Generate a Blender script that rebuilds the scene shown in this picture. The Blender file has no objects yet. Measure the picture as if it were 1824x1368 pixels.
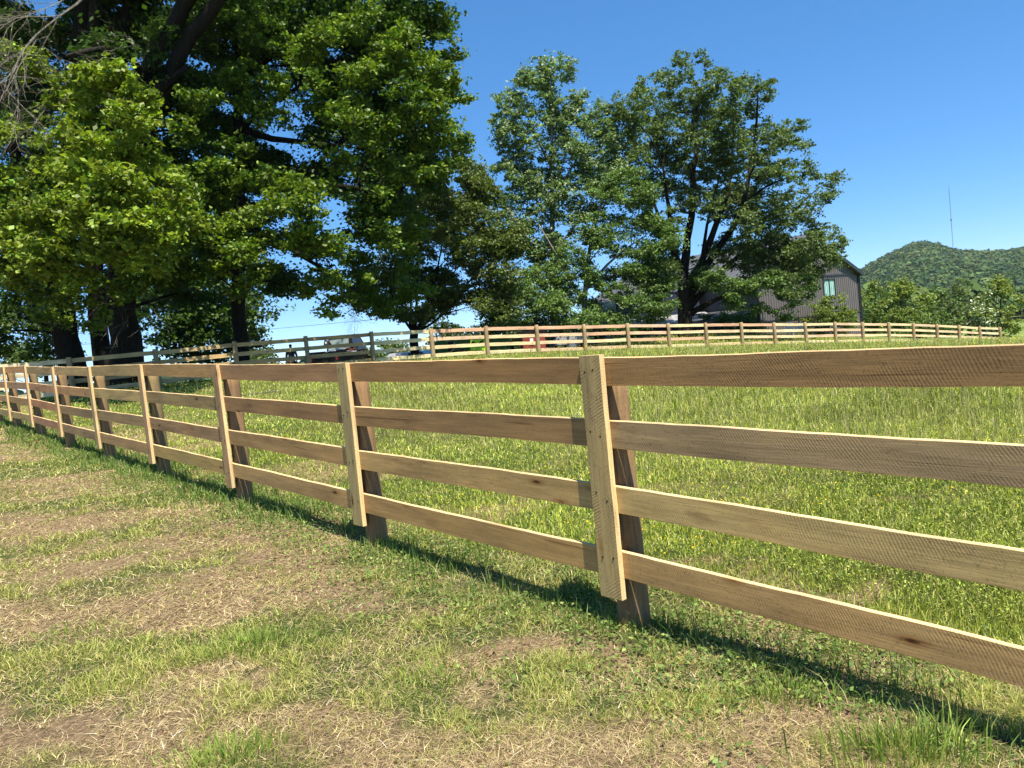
import bpy, math, random
import numpy as np
from mathutils import Vector, Matrix

random.seed(7)
rng = np.random.default_rng(11)
sc = bpy.context.scene
COL = sc.collection
R = math.radians

# ------------------------------------------------------------------ camera, sky, sun, exposure
PITCH, ROLL, EYE, FPX = R(3.2), R(6.0), 1.6, 1350.0
F_ = np.array([0, math.cos(PITCH), -math.sin(PITCH)])
R0 = np.array([1.0, 0, 0]); U0 = np.array([0, math.sin(PITCH), math.cos(PITCH)])
CR = math.cos(ROLL) * R0 - math.sin(ROLL) * U0
CU = math.sin(ROLL) * R0 + math.cos(ROLL) * U0
cd = bpy.data.cameras.new("camera"); cam = bpy.data.objects.new("camera", cd); COL.objects.link(cam)
cd.sensor_width = 36; cd.lens = FPX / 1824 * 36; cd.clip_start = 0.05; cd.clip_end = 9000
m = Matrix([[CR[0], CU[0], -F_[0], 0], [CR[1], CU[1], -F_[1], 0], [CR[2], CU[2], -F_[2], EYE], [0, 0, 0, 1]])
cam.matrix_world = m
sc.camera = cam
SUN_EL = R(64)
TR = np.array([-0.447, 0.894]); TR /= np.linalg.norm(TR)          # horizontal travel of the light
sd = Vector((TR[0] * math.cos(SUN_EL), TR[1] * math.cos(SUN_EL), -math.sin(SUN_EL)))
sl = bpy.data.lights.new("sun", 'SUN'); sl.energy = 5.0; sl.angle = R(0.53); sl.color = (1.0, 0.93, 0.79)
sun = bpy.data.objects.new("sun", sl); COL.objects.link(sun)
sun.rotation_euler = sd.to_track_quat('-Z', 'Y').to_euler(); sun.location = (10, -20, 60)
w = bpy.data.worlds.new("World"); sc.world = w; w.use_nodes = True
nt = w.node_tree; bg = nt.nodes['Background']
sky = nt.nodes.new('ShaderNodeTexSky'); sky.sky_type = 'NISHITA'; sky.sun_disc = False
sky.sun_elevation = SUN_EL; sky.sun_rotation = math.atan2(-TR[0], -TR[1])
sky.air_density = 0.8; sky.dust_density = 0.0; sky.ozone_density = 6.0; sky.altitude = 4000
hs = nt.nodes.new('ShaderNodeHueSaturation'); hs.inputs['Saturation'].default_value = 1.42; hs.inputs['Value'].default_value = 1.50
gm = nt.nodes.new('ShaderNodeGamma'); gm.inputs[1].default_value = 0.66
nt.links.new(sky.outputs[0], gm.inputs[0]); nt.links.new(gm.outputs[0], hs.inputs['Color']); nt.links.new(hs.outputs[0], bg.inputs['Color'])
bg.inputs['Strength'].default_value = 0.12
sc.view_settings.view_transform = 'Standard'; sc.view_settings.look = 'None'
sc.view_settings.gamma = 1.0; sc.view_settings.exposure = 1.16
sc.cycles.max_bounces = 6; sc.cycles.transparent_max_bounces = 4

def at(x, y, D):
    """world point seen at photograph pixel x, y at distance D along +Y"""
    d = F_ + (x - 912) / FPX * CR + (684 - y) / FPX * CU
    return np.array([0, 0, EYE]) + d / d[1] * D

# ------------------------------------------------------------------ helpers
def srgb(r, g, b):
    f = lambda c: (c / 255 / 12.92) if c / 255 <= 0.04045 else ((c / 255 + 0.055) / 1.055) ** 2.4
    return (f(r), f(g), f(b), 1)

def tag(o, label=None, cat=None, group=None, kind=None):
    if label: o['label'] = label
    if cat: o['category'] = cat
    if group: o['group'] = group
    if kind: o['kind'] = kind
    return o

def thing(name, label, cat, loc=(0, 0, 0), rz=0, group=None):
    o = bpy.data.objects.new(name, None); COL.objects.link(o)
    o.location = tuple(float(v) for v in loc); o.rotation_euler = (0, 0, rz)
    o.empty_display_size = 0.3
    return tag(o, label, cat, group)

def link_mesh(name, me, mats, parent=None, smooth=False):
    o = bpy.data.objects.new(name, me); COL.objects.link(o)
    for m_ in (mats if isinstance(mats, (list, tuple)) else [mats]): me.materials.append(m_)
    if smooth: me.polygons.foreach_set('use_smooth', [True] * len(me.polygons))
    if parent: o.parent = parent
    return o

def np_mesh(name, V, Fc, k, attr=None):
    """fast mesh of faces with k corners each; attr: (n_faces,3) face vectors named 'tint'"""
    V = np.asarray(V, np.float32); Fc = np.asarray(Fc, np.int32).reshape(-1, k)
    me = bpy.data.meshes.new(name)
    me.vertices.add(len(V)); me.vertices.foreach_set('co', V.ravel())
    me.loops.add(Fc.size); me.loops.foreach_set('vertex_index', Fc.ravel())
    me.polygons.add(len(Fc)); me.polygons.foreach_set('loop_start', np.arange(0, Fc.size, k, dtype=np.int32))
    me.polygons.foreach_set('loop_total', np.full(len(Fc), k, np.int32))
    if attr is not None:
        a = me.attributes.new('tint', 'FLOAT_VECTOR', 'FACE')
        a.data.foreach_set('vector', np.asarray(attr, np.float32).ravel())
    me.update(calc_edges=True)
    return me

class MB:
    """collects boxes, tubes and sheets into one mesh"""
    def __init__(s): s.v = []; s.f = []; s.mi = []
    def add(s, V, Fc, mi=0):
        b = len(s.v); s.v += [tuple(map(float, p)) for p in V]; s.f += [tuple(i + b for i in q) for q in Fc]; s.mi += [mi] * len(Fc)
    def box(s, c, size, rz=0, mi=0, M=None):
        hx, hy, hz = [q / 2 for q in size]; ca, sa = math.cos(rz), math.sin(rz); V = []
        for dz in (-hz, hz):
            for dx, dy in ((-hx, -hy), (hx, -hy), (hx, hy), (-hx, hy)):
                V.append((c[0] + dx * ca - dy * sa, c[1] + dx * sa + dy * ca, c[2] + dz))
        if M: V = [tuple(M @ Vector(p)) for p in V]
        s.add(V, [(3, 2, 1, 0), (4, 5, 6, 7), (0, 1, 5, 4), (1, 2, 6, 5), (2, 3, 7, 6), (3, 0, 4, 7)], mi)
    def prism(s, poly, y0, y1, mi=0):
        """poly in x,z extruded along y"""
        n = len(poly); V = [(p[0], y0, p[1]) for p in poly] + [(p[0], y1, p[1]) for p in poly]
        Fc = [tuple(range(n)), tuple(range(2 * n - 1, n - 1, -1))] + [(i, i + n, (i + 1) % n + n, (i + 1) % n) for i in range(n)]
        s.add(V, Fc, mi)
    def tube(s, pts, rad, n=8, mi=0, wob=0.0, cap=True, sd=0):
        pts = [Vector(tuple(map(float, p))) for p in pts]
        rr = random.Random(sd * 31 + len(pts)); V = []
        ph = [rr.uniform(0, 6.28) for _ in range(4)]
        up = None
        for i, p in enumerate(pts):
            t = (pts[min(i + 1, len(pts) - 1)] - pts[max(i - 1, 0)]).normalized()
            if up is None: up = Vector((1, 0, 0)) if abs(t.x) < 0.9 else Vector((0, 1, 0))
            a = (up - t * up.dot(t)).normalized(); b = t.cross(a); up = a
            r_ = rad[i] if isinstance(rad, (list, tuple)) else rad
            for k in range(n):
                th = 2 * math.pi * k / n
                q = r_ * (1 + wob * (math.sin(2 * th + ph[0] + i * .5) + .7 * math.sin(3 * th + ph[1] - i * .3) + .5 * math.sin(5 * th + ph[2] + i * .2)))
                V.append(p + (a * math.cos(th) + b * math.sin(th)) * q)
        Fc = [(i * n + k, i * n + (k + 1) % n, (i + 1) * n + (k + 1) % n, (i + 1) * n + k) for i in range(len(pts) - 1) for k in range(n)]
        if cap: Fc += [tuple(range(n - 1, -1, -1)), tuple(range((len(pts) - 1) * n, len(pts) * n))]
        s.add(V, Fc, mi)
    def build(s, name, mats, parent=None, smooth=False):
        me = bpy.data.meshes.new(name); me.from_pydata(s.v, [], s.f); me.update()
        o = link_mesh(name, me, mats, parent, smooth)
        me.polygons.foreach_set('material_index', s.mi)
        return o

def bez(p0, p1, p2, n):
    p0, p1, p2 = map(np.asarray, (p0, p1, p2))
    return [(1 - t) ** 2 * p0 + 2 * t * (1 - t) * p1 + t * t * p2 for t in np.linspace(0, 1, n)]

def hash2(ix, iy, s):
    h = np.sin(ix * 127.1 + iy * 311.7 + s * 74.7) * 43758.5453
    return h - np.floor(h)

def vnoise(x, y, s=0):
    x = np.asarray(x, float); y = np.asarray(y, float)
    ix, iy = np.floor(x), np.floor(y); fx, fy = x - ix, y - iy
    fx = fx * fx * (3 - 2 * fx); fy = fy * fy * (3 - 2 * fy)
    a = hash2(ix, iy, s); b = hash2(ix + 1, iy, s); c = hash2(ix, iy + 1, s); d = hash2(ix + 1, iy + 1, s)
    return (a * (1 - fx) + b * fx) * (1 - fy) + (c * (1 - fx) + d * fx) * fy

def fbm(x, y, s=0, o=4):
    t = 0; a = .5; n = 0
    for i in range(o):
        t = t + a * vnoise(x * 2 ** i, y * 2 ** i, s + i * 3); n += a; a *= .55
    return t / n

# ------------------------------------------------------------------ terrain
NF0 = np.array([0.385, 3.726]); NFD = np.array([math.cos(2.297), math.sin(2.297)])      # near fence line (batten plane)
NFN = np.array([0.748, 0.664])                                                             # points to the pasture side
BF0 = np.array([-13.446, 23.351]); BFD = np.array([math.cos(0.532), math.sin(0.532)])
NZ = {-3: 1.33, -2: 1.36, -1: 1.408, 0: 1.484, 1: 1.572, 2: 1.675, 3: 1.787, 4: 1.877, 5: 1.981, 6: 2.112, 7: 2.204, 8: 2.29, 9: 2.37}
BZ = [2.507, 2.527, 2.553, 2.527, 2.484, 2.413, 2.301, 2.154, 1.991, 1.845, 1.656, 1.49, 1.324, 1.131, 0.954, 0.783, 0.584, 0.379, 0.154, -0.101, -0.359, -0.62, -0.88, -1.14, -1.40, -1.66]
cps = []
for i, z in NZ.items(): p = NF0 + NFD * 2.44 * i; cps.append((p[0], p[1], z - 1.375))
for i in range(0, 22, 2): p = BF0 + BFD * 2.44 * i; cps.append((p[0], p[1], BZ[i] - 1.28))
p = BF0 - BFD * 4; cps.append((p[0], p[1], 1.2))
cps += [(0, 0, 0), (-3, 2, .12), (2.2, 1, -.06), (-9, 6, .45), (-16, 8, .75), (-25, 18, 1.1), (5, -6, -.2), (9, 8, -.05), (14, 6, -.25), (18, 30, -.45), (24, 34, -1.0), (8, 18, .35),
        (26, 20, -.9), (40, 30, -2.2), (34, 48, -2.4), (-28, 35, 1.0), (-9, 40, .8), (-4, 41, .75), (-6, 52, .25), (0, 52, .7), (11, 50, 1.0), (14, 62, .6), (28.5, 62, -.98), (22, 75, .2), (45, 70, -3),
        (-30, 60, .2), (-10, 80, -.8), (40, 110, -3), (90, 130, -4.5), (-60, 90, -1), (-90, 30, 0), (90, 20, -5), (-40, -30, .5), (40, -30, -2), (136, 200, -6), (0, 180, -4), (-150, 180, -5), (-150, -100, -2), (150, -100, -6), (200, 60, -7), (-200, 60, -3)]
cps = np.array(cps)
def _phi(r): return r * r * np.log(r + 1e-9)
_A = _phi(np.hypot(cps[:, None, 0] - cps[None, :, 0], cps[:, None, 1] - cps[None, :, 1])) + np.eye(len(cps)) * 0.05
_P = np.c_[np.ones(len(cps)), cps[:, :2]]
_S = np.block([[_A, _P], [_P.T, np.zeros((3, 3))]])
_w = np.linalg.solve(_S, np.r_[cps[:, 2], 0, 0, 0])
def gz(x, y):
    x = np.atleast_1d(np.asarray(x, float)); y = np.atleast_1d(np.asarray(y, float)); out = np.zeros(x.shape)
    for s in range(0, len(x), 20000):
        xs, ys = x[s:s + 20000], y[s:s + 20000]
        xc = np.clip(xs, -210, 210); yc = np.clip(ys, -110, 210)
        z = _phi(np.hypot(xc[:, None] - cps[None, :, 0], yc[:, None] - cps[None, :, 1])) @ _w[:-3] + _w[-3] + _w[-2] * xc + _w[-1] * yc
        rr = np.hypot(xs, ys); t = np.clip((rr - 120) / 250, 0, 1); t = t * t * (3 - 2 * t)
        z = np.clip(z, -14, 6)
        z = z * (1 - t) + (-11 + 0 * rr) * t
        out[s:s + 20000] = z + (fbm(xs * .9, ys * .9, 5, 3) - .5) * .07 * np.clip(1 - rr / 60, 0, 1)
    return out
def g1(x, y): return float(gz([x], [y])[0])
def side(x, y):
    """signed distance from the near fence, positive in the pasture"""
    return (x - NF0[0]) * NFN[0] + (y - NF0[1]) * NFN[1]
def greenness(x, y):
    """0 = straw and bare soil, 1 = thick green; patches run across the slope"""
    s = side(x, y)
    n = fbm(x * .55 + 3, y * 1.25 + 8, 1, 4)
    n2 = fbm(x * 2.1, y * 3.2, 9, 3)
    g = np.clip((n * .72 + n2 * .28 - .40 + .05 * np.clip((x + 2.0) / 4, -1, 1)) / .16, 0, 1)
    d = np.hypot(x, y)
    g = g * np.clip(.62 + d / 12, 0, 1)
    g = np.clip(g + .22, 0, 1)
    wx = x + (fbm(x * 1.7, y * 1.7, 71, 4) - .5) * 1.5; wy = y + (fbm(x * 1.9, y * 2.3, 72, 4) - .5) * 1.1
    dirt = np.zeros(x.shape)
    for cx, cy, rx, ry in ((-2.4, 5.6, .5, .1), (-1.4, 3.6, .3, .12), (-3, 6.2, 1.8, .26), (-4.8, 6.8, 1.1, .3), (-1.4, 5.5, .5, .14), (-3.4, 4.8, 1.3, .28), (-1.9, 4.55, 1.0, .26), (-.8, 4.3, .5, .14), (-2.1, 3.2, .9, .28), (-1.1, 2.95, .9, .26), (-.5, 2.7, .45, .15), (-.1, 3.5, .35, .26), (.3, 3.6, .2, .2), (0, 2.7, .5, .16), (.6, 2.75, .4, .2), (-5.3, 11.5, 1.2, .3), (-4.6, 8.6, .9, .2), (-7.5, 9.6, 1.6, .3), (1.65, 4.0, .45, .22), (1.2, 4.5, .4, .15), (-.5, 6.2, .8, .3), (-2.6, 8.0, .9, .3), (1.0, 3.7, .35, .15)):
        dirt = np.maximum(dirt, np.clip(1.25 - ((wx - cx) / rx) ** 2 - ((wy - cy) / ry) ** 2, 0, 1))
    g = g * (1 - np.where(y > 5, .6, .88) * dirt)
    past = np.clip((s - .9 - (fbm(x * .8, y * .8, 4, 3) - .5) * 2.2) / 1.8, 0, 1) * (1 - .75 * dirt)
    g = np.maximum(g, (.12 + .4 * np.clip((n2 - .5) * 4, 0, 1)) * (1 - .7 * dirt))
    return np.clip(np.maximum(g, past * (.8 + .2 * n2)), 0, 1)

# ------------------------------------------------------------------ materials
def new_mat(name):
    m_ = bpy.data.materials.new(name); m_.use_nodes = True
    return m_, m_.node_tree.nodes, m_.node_tree.links, m_.node_tree.nodes['Principled BSDF']
def nd(ns, t, **kw):
    n = ns.new(t)
    for k, v in kw.items():
        if k in n.inputs: n.inputs[k].default_value = v
        else: setattr(n, k, v)
    return n
def mixc(ns, ln, fac, a, b, mode='MIX'):
    n = ns.new('ShaderNodeMix'); n.data_type = 'RGBA'; n.blend_type = mode
    for sock, v in ((0, fac), (6, a), (7, b)):
        if hasattr(v, 'is_linked') or hasattr(v, 'node'): ln.new(v, n.inputs[sock])
        else: n.inputs[sock].default_value = v
    return n.outputs[2]
def ramp(ns, ln, src, pts):
    n = ns.new('ShaderNodeValToRGB'); e = n.color_ramp.elements
    while len(e) < len(pts): e.new(.5)
    for q, (p, c) in zip(e, pts): q.position = p; q.color = c if len(c) == 4 else (*c, 1)
    ln.new(src, n.inputs[0]); return n.outputs[0]
def g(v): return (v, v, v, 1)

def mat_plain(name, c, rough=.6, metal=0, nscale=6, var=.25, bump=.1, spec=.5):
    m_, ns, ln, b = new_mat(name)
    tc = ns.new('ShaderNodeTexCoord'); n = nd(ns, 'ShaderNodeTexNoise', Scale=nscale, Detail=6.0)
    ln.new(tc.outputs['Object'], n.inputs['Vector'])
    r_ = ramp(ns, ln, n.outputs[0], [(.3, g(1 - var)), (.7, g(1.0))])
    ln.new(mixc(ns, ln, 1.0, (*c[:3], 1), r_, 'MULTIPLY'), b.inputs['Base Color'])
    b.inputs['Roughness'].default_value = rough; b.inputs['Metallic'].default_value = metal
    b.inputs['Specular IOR Level'].default_value = spec
    if bump:
        bp = nd(ns, 'ShaderNodeBump', Strength=bump, Distance=.01); ln.new(n.outputs[0], bp.inputs['Height']); ln.new(bp.outputs[0], b.inputs['Normal'])
    return m_

def mat_wood(name, saw=1.0, lighten=0.0, fine=1.0):
    """rough-sawn board: object colour gives the tone of each board"""
    m_, ns, ln, b = new_mat(name)
    tc = ns.new('ShaderNodeTexCoord'); oi = ns.new('ShaderNodeObjectInfo')
    off = nd(ns, 'ShaderNodeVectorMath', operation='SCALE'); 
    cv = nd(ns, 'ShaderNodeCombineXYZ', X=37.0, Y=11.0, Z=23.0); ln.new(cv.outputs[0], off.inputs[0]); ln.new(oi.outputs['Random'], off.inputs['Scale'])
    add = nd(ns, 'ShaderNodeVectorMath', operation='ADD'); ln.new(tc.outputs['Object'], add.inputs[0]); ln.new(off.outputs[0], add.inputs[1])
    def mp(sc_, loc=(0, 0, 0), src=add.outputs[0], rot=(0, 0, 0)):
        q = ns.new('ShaderNodeMapping'); q.inputs['Scale'].default_value = sc_; q.inputs['Location'].default_value = loc; q.inputs['Rotation'].default_value = rot
        ln.new(src, q.inputs[0]); return q.outputs[0]
    # grain along x
    gr = nd(ns, 'ShaderNodeTexNoise', Scale=1.0, Detail=8.0, Roughness=.62, Distortion=.6); ln.new(mp((1.6, 26, 26)), gr.inputs['Vector'])
    gr2 = nd(ns, 'ShaderNodeTexNoise', Scale=1.0, Detail=5.0, Roughness=.7); ln.new(mp((5, 130, 130)), gr2.inputs['Vector'])
    blotch = nd(ns, 'ShaderNodeTexNoise', Scale=1.0, Detail=4.0, Roughness=.55); ln.new(mp((1.4, 5, 5)), blotch.inputs['Vector'])
    speck = nd(ns, 'ShaderNodeTexNoise', Scale=90.0, Detail=3.0); ln.new(add.outputs[0], speck.inputs['Vector'])
    # saw arcs: rings round a centre above the board, faded by noise
    wv = nd(ns, 'ShaderNodeTexWave', wave_type='BANDS', bands_direction='X', Scale=23.0 * fine, Distortion=2.6, Detail=3.0)
    wv.inputs['Detail Scale'].default_value = 1.2
    slant = nd(ns, 'ShaderNodeSeparateXYZ'); ln.new(tc.outputs['Object'], slant.inputs[0])
    wob = nd(ns, 'ShaderNodeTexNoise', Scale=1.0, Detail=1.0); ln.new(mp((1.1, 3, 3), (7, 2, 5)), wob.inputs['Vector'])
    m1 = nd(ns, 'ShaderNodeMath', operation='MULTIPLY_ADD'); ln.new(slant.outputs['Z'], m1.inputs[0]); m1.inputs[1].default_value = .62; ln.new(slant.outputs['X'], m1.inputs[2])
    m2 = nd(ns, 'ShaderNodeMath', operation='MULTIPLY_ADD'); ln.new(wob.outputs[0], m2.inputs[0]); m2.inputs[1].default_value = .10; ln.new(m1.outputs[0], m2.inputs[2])
    cxyz = nd(ns, 'ShaderNodeCombineXYZ'); ln.new(m2.outputs[0], cxyz.inputs[0]); ln.new(slant.outputs['Z'], cxyz.inputs[2]); ln.new(cxyz.outputs[0], wv.inputs['Vector'])
    fade = nd(ns, 'ShaderNodeTexNoise', Scale=1.0, Detail=2.0); ln.new(mp((3.4, 5, 9), (3, 1, 2)), fade.inputs['Vector'])
    fr = ramp(ns, ln, fade.outputs[0], [(.43, g(.0)), (.60, g(1.0))])
    # colour
    c1 = ramp(ns, ln, gr.outputs[0], [(.25, g(.66)), (.5, g(.95)), (.75, g(1.18))])
    c2 = ramp(ns, ln, gr2.outputs[0], [(.3, g(.8)), (.6, g(1.06))])
    c3 = ramp(ns, ln, blotch.outputs[0], [(.3, (.74, .74, .74)), (.5, (1, 1, 1)), (.72, (1.16, 1.12, 1.02))])
    c4 = ramp(ns, ln, wv.outputs[0], [(0, g(1 - .24 * saw)), (.4, g(1.0)), (1, g(1 + .05 * saw))])
    c4 = mixc(ns, ln, fr, g(1), c4)
    c5 = ramp(ns, ln, speck.outputs[0], [(.32, g(.72)), (.42, g(1))])
    # knots
    vo = nd(ns, 'ShaderNodeTexVoronoi', Scale=1.0, feature='F1'); vo.voronoi_dimensions = '3D'
    kn = nd(ns, 'ShaderNodeTexNoise', Scale=14.0, Detail=2.0); ln.new(add.outputs[0], kn.inputs['Vector'])
    kv = mixc(ns, ln, .035, mp((2.0, 2.2, 6.5)), kn.outputs['Color'], 'ADD')
    ln.new(kv, vo.inputs['Vector'])
    k1 = ramp(ns, ln, vo.outputs['Distance'], [(.03, (.12, .08, .06)), (.055, (.36, .25, .19)), (.075, (.74, .62, .54)), (.17, (1, 1, 1))])
    base = oi.outputs['Color']
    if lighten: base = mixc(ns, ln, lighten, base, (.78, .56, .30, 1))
    sp = nd(ns, 'ShaderNodeTexNoise', Scale=1.0, Detail=3.0, Roughness=.5, Distortion=.3); ln.new(mp((1.0, 40, 55), (5, 3, 9)), sp.inputs['Vector'])
    c6 = ramp(ns, ln, sp.outputs[0], [(.0, g(1)), (.66, g(1)), (.70, (.62, .55, .5)), (1, (.4, .34, .3))])
    st = nd(ns, 'ShaderNodeTexNoise', Scale=1.0, Detail=5.0, Roughness=.65); ln.new(mp((2.6, 9, 11), (1, 8, 4)), st.inputs['Vector'])
    c7 = ramp(ns, ln, st.outputs[0], [(.0, g(1)), (.60, g(1)), (.74, (.66, .60, .60)), (1, (.5, .42, .42))])
    for c_ in (c1, c2, c3, c4, c5, k1, c6, c7): base = mixc(ns, ln, 1.0, base, c_, 'MULTIPLY')
    ln.new(base, b.inputs['Base Color'])
    b.inputs['Roughness'].default_value = .82; b.inputs['Specular IOR Level'].default_value = .22
    h1 = mixc(ns, ln, fr, g(.5), wv.outputs[0])
    bp = nd(ns, 'ShaderNodeBump', Strength=.10 * saw + .02, Distance=.003); ln.new(h1, bp.inputs['Height'])
    bp2 = nd(ns, 'ShaderNodeBump', Strength=.25, Distance=.003); ln.new(gr2.outputs[0], bp2.inputs['Height']); ln.new(bp.outputs[0], bp2.inputs['Normal'])
    ln.new(bp2.outputs[0], b.inputs['Normal'])
    return m_

def mat_bark(name, a, c, scale=1.0):
    m_, ns, ln, b = new_mat(name)
    tc = ns.new('ShaderNodeTexCoord'); mp = ns.new('ShaderNodeMapping'); mp.inputs['Scale'].default_value = (7 * scale, 7 * scale, 1.6 * scale)
    ln.new(tc.outputs['Object'], mp.inputs[0])
    n = nd(ns, 'ShaderNodeTexNoise', Scale=2.0, Detail=8.0, Roughness=.7, Distortion=.5); ln.new(mp.outputs[0], n.inputs['Vector'])
    v = nd(ns, 'ShaderNodeTexVoronoi', Scale=2.4, feature='DISTANCE_TO_EDGE'); ln.new(mp.outputs[0], v.inputs['Vector'])
    n2 = nd(ns, 'ShaderNodeTexNoise', Scale=.7, Detail=3.0); ln.new(tc.outputs['Object'], n2.inputs['Vector'])
    c1 = ramp(ns, ln, n.outputs[0], [(.3, a), (.7, c)])
    c2 = ramp(ns, ln, v.outputs[0], [(.0, g(.45)), (.12, g(1))])
    c3 = ramp(ns, ln, n2.outputs[0], [(.35, (.8, .85, .75)), (.65, (1.15, 1.1, 1.05))])
    ln.new(mixc(ns, ln, 1.0, mixc(ns, ln, 1.0, c1, c2, 'MULTIPLY'), c3, 'MULTIPLY'), b.inputs['Base Color'])
    b.inputs['Roughness'].default_value = .9; b.inputs['Specular IOR Level'].default_value = .15
    bp = nd(ns, 'ShaderNodeBump', Strength=.8, Distance=.03); ln.new(v.outputs[0], bp.inputs['Height']); ln.new(bp.outputs[0], b.inputs['Normal'])
    return m_

def mat_tint(name, rough=.5, spec=.35, trans=.35, tcol=(1.25, 1.35, .55)):
    """leaf or blade: colour carried by each small face, some light passes through"""
    m_, ns, ln, b = new_mat(name)
    a = nd(ns, 'ShaderNodeAttribute', attribute_name='tint'); ln.new(a.outputs['Color'], b.inputs['Base Color'])
    b.inputs['Roughness'].default_value = rough; b.inputs['Specular IOR Level'].default_value = spec
    if trans:
        t = ns.new('ShaderNodeBsdfTranslucent'); ln.new(mixc(ns, ln, 1.0, a.outputs['Color'], (*tcol, 1), 'MULTIPLY'), t.inputs[0])
        mx = nd(ns, 'ShaderNodeMixShader'); mx.inputs[0].default_value = trans
        ln.new(b.outputs[0], mx.inputs[1]); ln.new(t.outputs[0], mx.inputs[2])
        ln.new(mx.outputs[0], ns['Material Output'].inputs[0])
    return m_

M_LEAF = mat_tint('leaf', .5, .3, .35)
M_BLADE = mat_tint('grass_blade', .55, .3, .35, (1.2, 1.25, .6))
M_FAR = mat_tint('far_leaf', .8, .1, .2)
M_WOOD = mat_wood('rough_sawn_board'); M_BATT = mat_wood('sawn_batten', saw=1.5, fine=.8); M_EDGE = mat_wood('sunlit_sawn_edge', saw=.5, lighten=.7)  # edge faces lightened: sun on fresh-sawn edges painted into their colour
M_POST = mat_wood('weathered_post', saw=.15)
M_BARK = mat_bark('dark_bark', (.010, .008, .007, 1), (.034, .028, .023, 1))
M_BARK2 = mat_bark('grey_bark', (.10, .09, .075, 1), (.30, .27, .23, 1))

# ------------------------------------------------------------------ ground
def axis(lo, hi, fine_lo, fine_hi, step, grow=1.14):
    a = list(np.arange(fine_lo, fine_hi, step)); s = step; x = a[-1]
    while x < hi: s *= grow; x += s; a.append(x)
    s = step; x = a[0]
    while x > lo: s *= grow; x -= s; a.insert(0, x)
    return np.array(a)
gx = axis(-3500, 3500, -12, 9, .13); gy = axis(-400, 4500, 1.2, 20, .13)
XX, YY = np.meshgrid(gx, gy); ZZ = gz(XX.ravel(), YY.ravel()).reshape(XX.shape)
nearw = np.clip(1 - np.hypot(XX, YY) / 16, 0, 1)
GG = greenness(XX, YY)
ZZ = ZZ + (fbm(XX * 4, YY * 4, 30, 3) - .5) * .05 * nearw * (1 - .5 * GG)
V = np.c_[XX.ravel(), YY.ravel(), ZZ.ravel()]
nx, ny = len(gx), len(gy); I = np.arange(nx * ny).reshape(ny, nx)
Fq = np.stack([I[:-1, :-1], I[:-1, 1:], I[1:, 1:], I[1:, :-1]], -1).reshape(-1, 4)
me = np_mesh('ground', V, Fq, 4)
a = me.attributes.new('green', 'FLOAT', 'POINT'); a.data.foreach_set('value', GG.ravel().astype(np.float32))
m_, ns, ln, b = new_mat('turf_ground')
tc = ns.new('ShaderNodeTexCoord'); at_ = nd(ns, 'ShaderNodeAttribute', attribute_name='green')
n1 = nd(ns, 'ShaderNodeTexNoise', Scale=30.0, Detail=9.0, Roughness=.8); ln.new(tc.outputs['Object'], n1.inputs['Vector'])
n2 = nd(ns, 'ShaderNodeTexNoise', Scale=1.7, Detail=5.0, Roughness=.6); ln.new(tc.outputs['Object'], n2.inputs['Vector'])
n3 = nd(ns, 'ShaderNodeTexNoise', Scale=.06, Detail=5.0); ln.new(tc.outputs['Object'], n3.inputs['Vector'])
soil = ramp(ns, ln, n1.outputs[0], [(.36, (.04, .026, .016)), (.48, (.17, .115, .068)), (.6, (.36, .26, .155))])
soil = mixc(ns, ln, ramp(ns, ln, n2.outputs[0], [(.42, g(0)), (.6, g(.45))]), soil, (.27, .19, .115, 1), 'MIX')
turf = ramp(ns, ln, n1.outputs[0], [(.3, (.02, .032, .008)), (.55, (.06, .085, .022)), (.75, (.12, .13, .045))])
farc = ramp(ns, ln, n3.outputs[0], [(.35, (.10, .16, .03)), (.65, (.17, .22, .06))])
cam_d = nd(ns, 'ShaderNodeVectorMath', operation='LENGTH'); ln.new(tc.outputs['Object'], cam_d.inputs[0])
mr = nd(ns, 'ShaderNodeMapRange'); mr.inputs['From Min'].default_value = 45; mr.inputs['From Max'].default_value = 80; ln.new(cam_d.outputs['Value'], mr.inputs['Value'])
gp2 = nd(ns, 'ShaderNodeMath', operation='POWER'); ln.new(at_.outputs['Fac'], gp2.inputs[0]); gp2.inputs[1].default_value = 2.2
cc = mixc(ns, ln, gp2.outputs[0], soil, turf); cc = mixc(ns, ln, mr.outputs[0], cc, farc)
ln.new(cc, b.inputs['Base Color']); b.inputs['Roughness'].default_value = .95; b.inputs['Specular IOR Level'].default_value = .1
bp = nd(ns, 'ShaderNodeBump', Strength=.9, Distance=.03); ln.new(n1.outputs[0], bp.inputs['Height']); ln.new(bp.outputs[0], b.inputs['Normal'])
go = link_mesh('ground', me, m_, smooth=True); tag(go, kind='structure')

# hills at the right horizon
ridge_px = [(1380, 560), (1440, 528), (1500, 503), (1527, 490), (1560, 467), (1600, 447), (1625, 435), (1645, 432), (1668, 437), (1690, 445), (1730, 449), (1780, 449), (1824, 443), (1900, 425), (2050, 405), (2300, 420), (2600, 470)]
rp = np.array([at(x, y + 22, 1150) for x, y in ridge_px]); ra = rp[:, 0] / 1150.0; rz_ = rp[:, 2]
def hillz(x, y):
    t = x / y; top = np.interp(t, ra, rz_, left=-30, right=-30)
    k = y / 1150.0; prof = np.clip(1 - np.abs(y - 1150) / np.where(y < 1150, 620, 900), 0, 1); prof = prof ** .9
    rough = (fbm(x / 90, y / 90, 41, 4) - .5) * 26 * prof * np.clip(1.15 - prof, .1, 1) * 1.6
    spur = (fbm(x / 160 + 5, y / 400, 43, 3) - .5) * 50 * prof * (1 - prof) * 2
    return -14 + (top + 14) * prof + rough + spur
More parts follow.
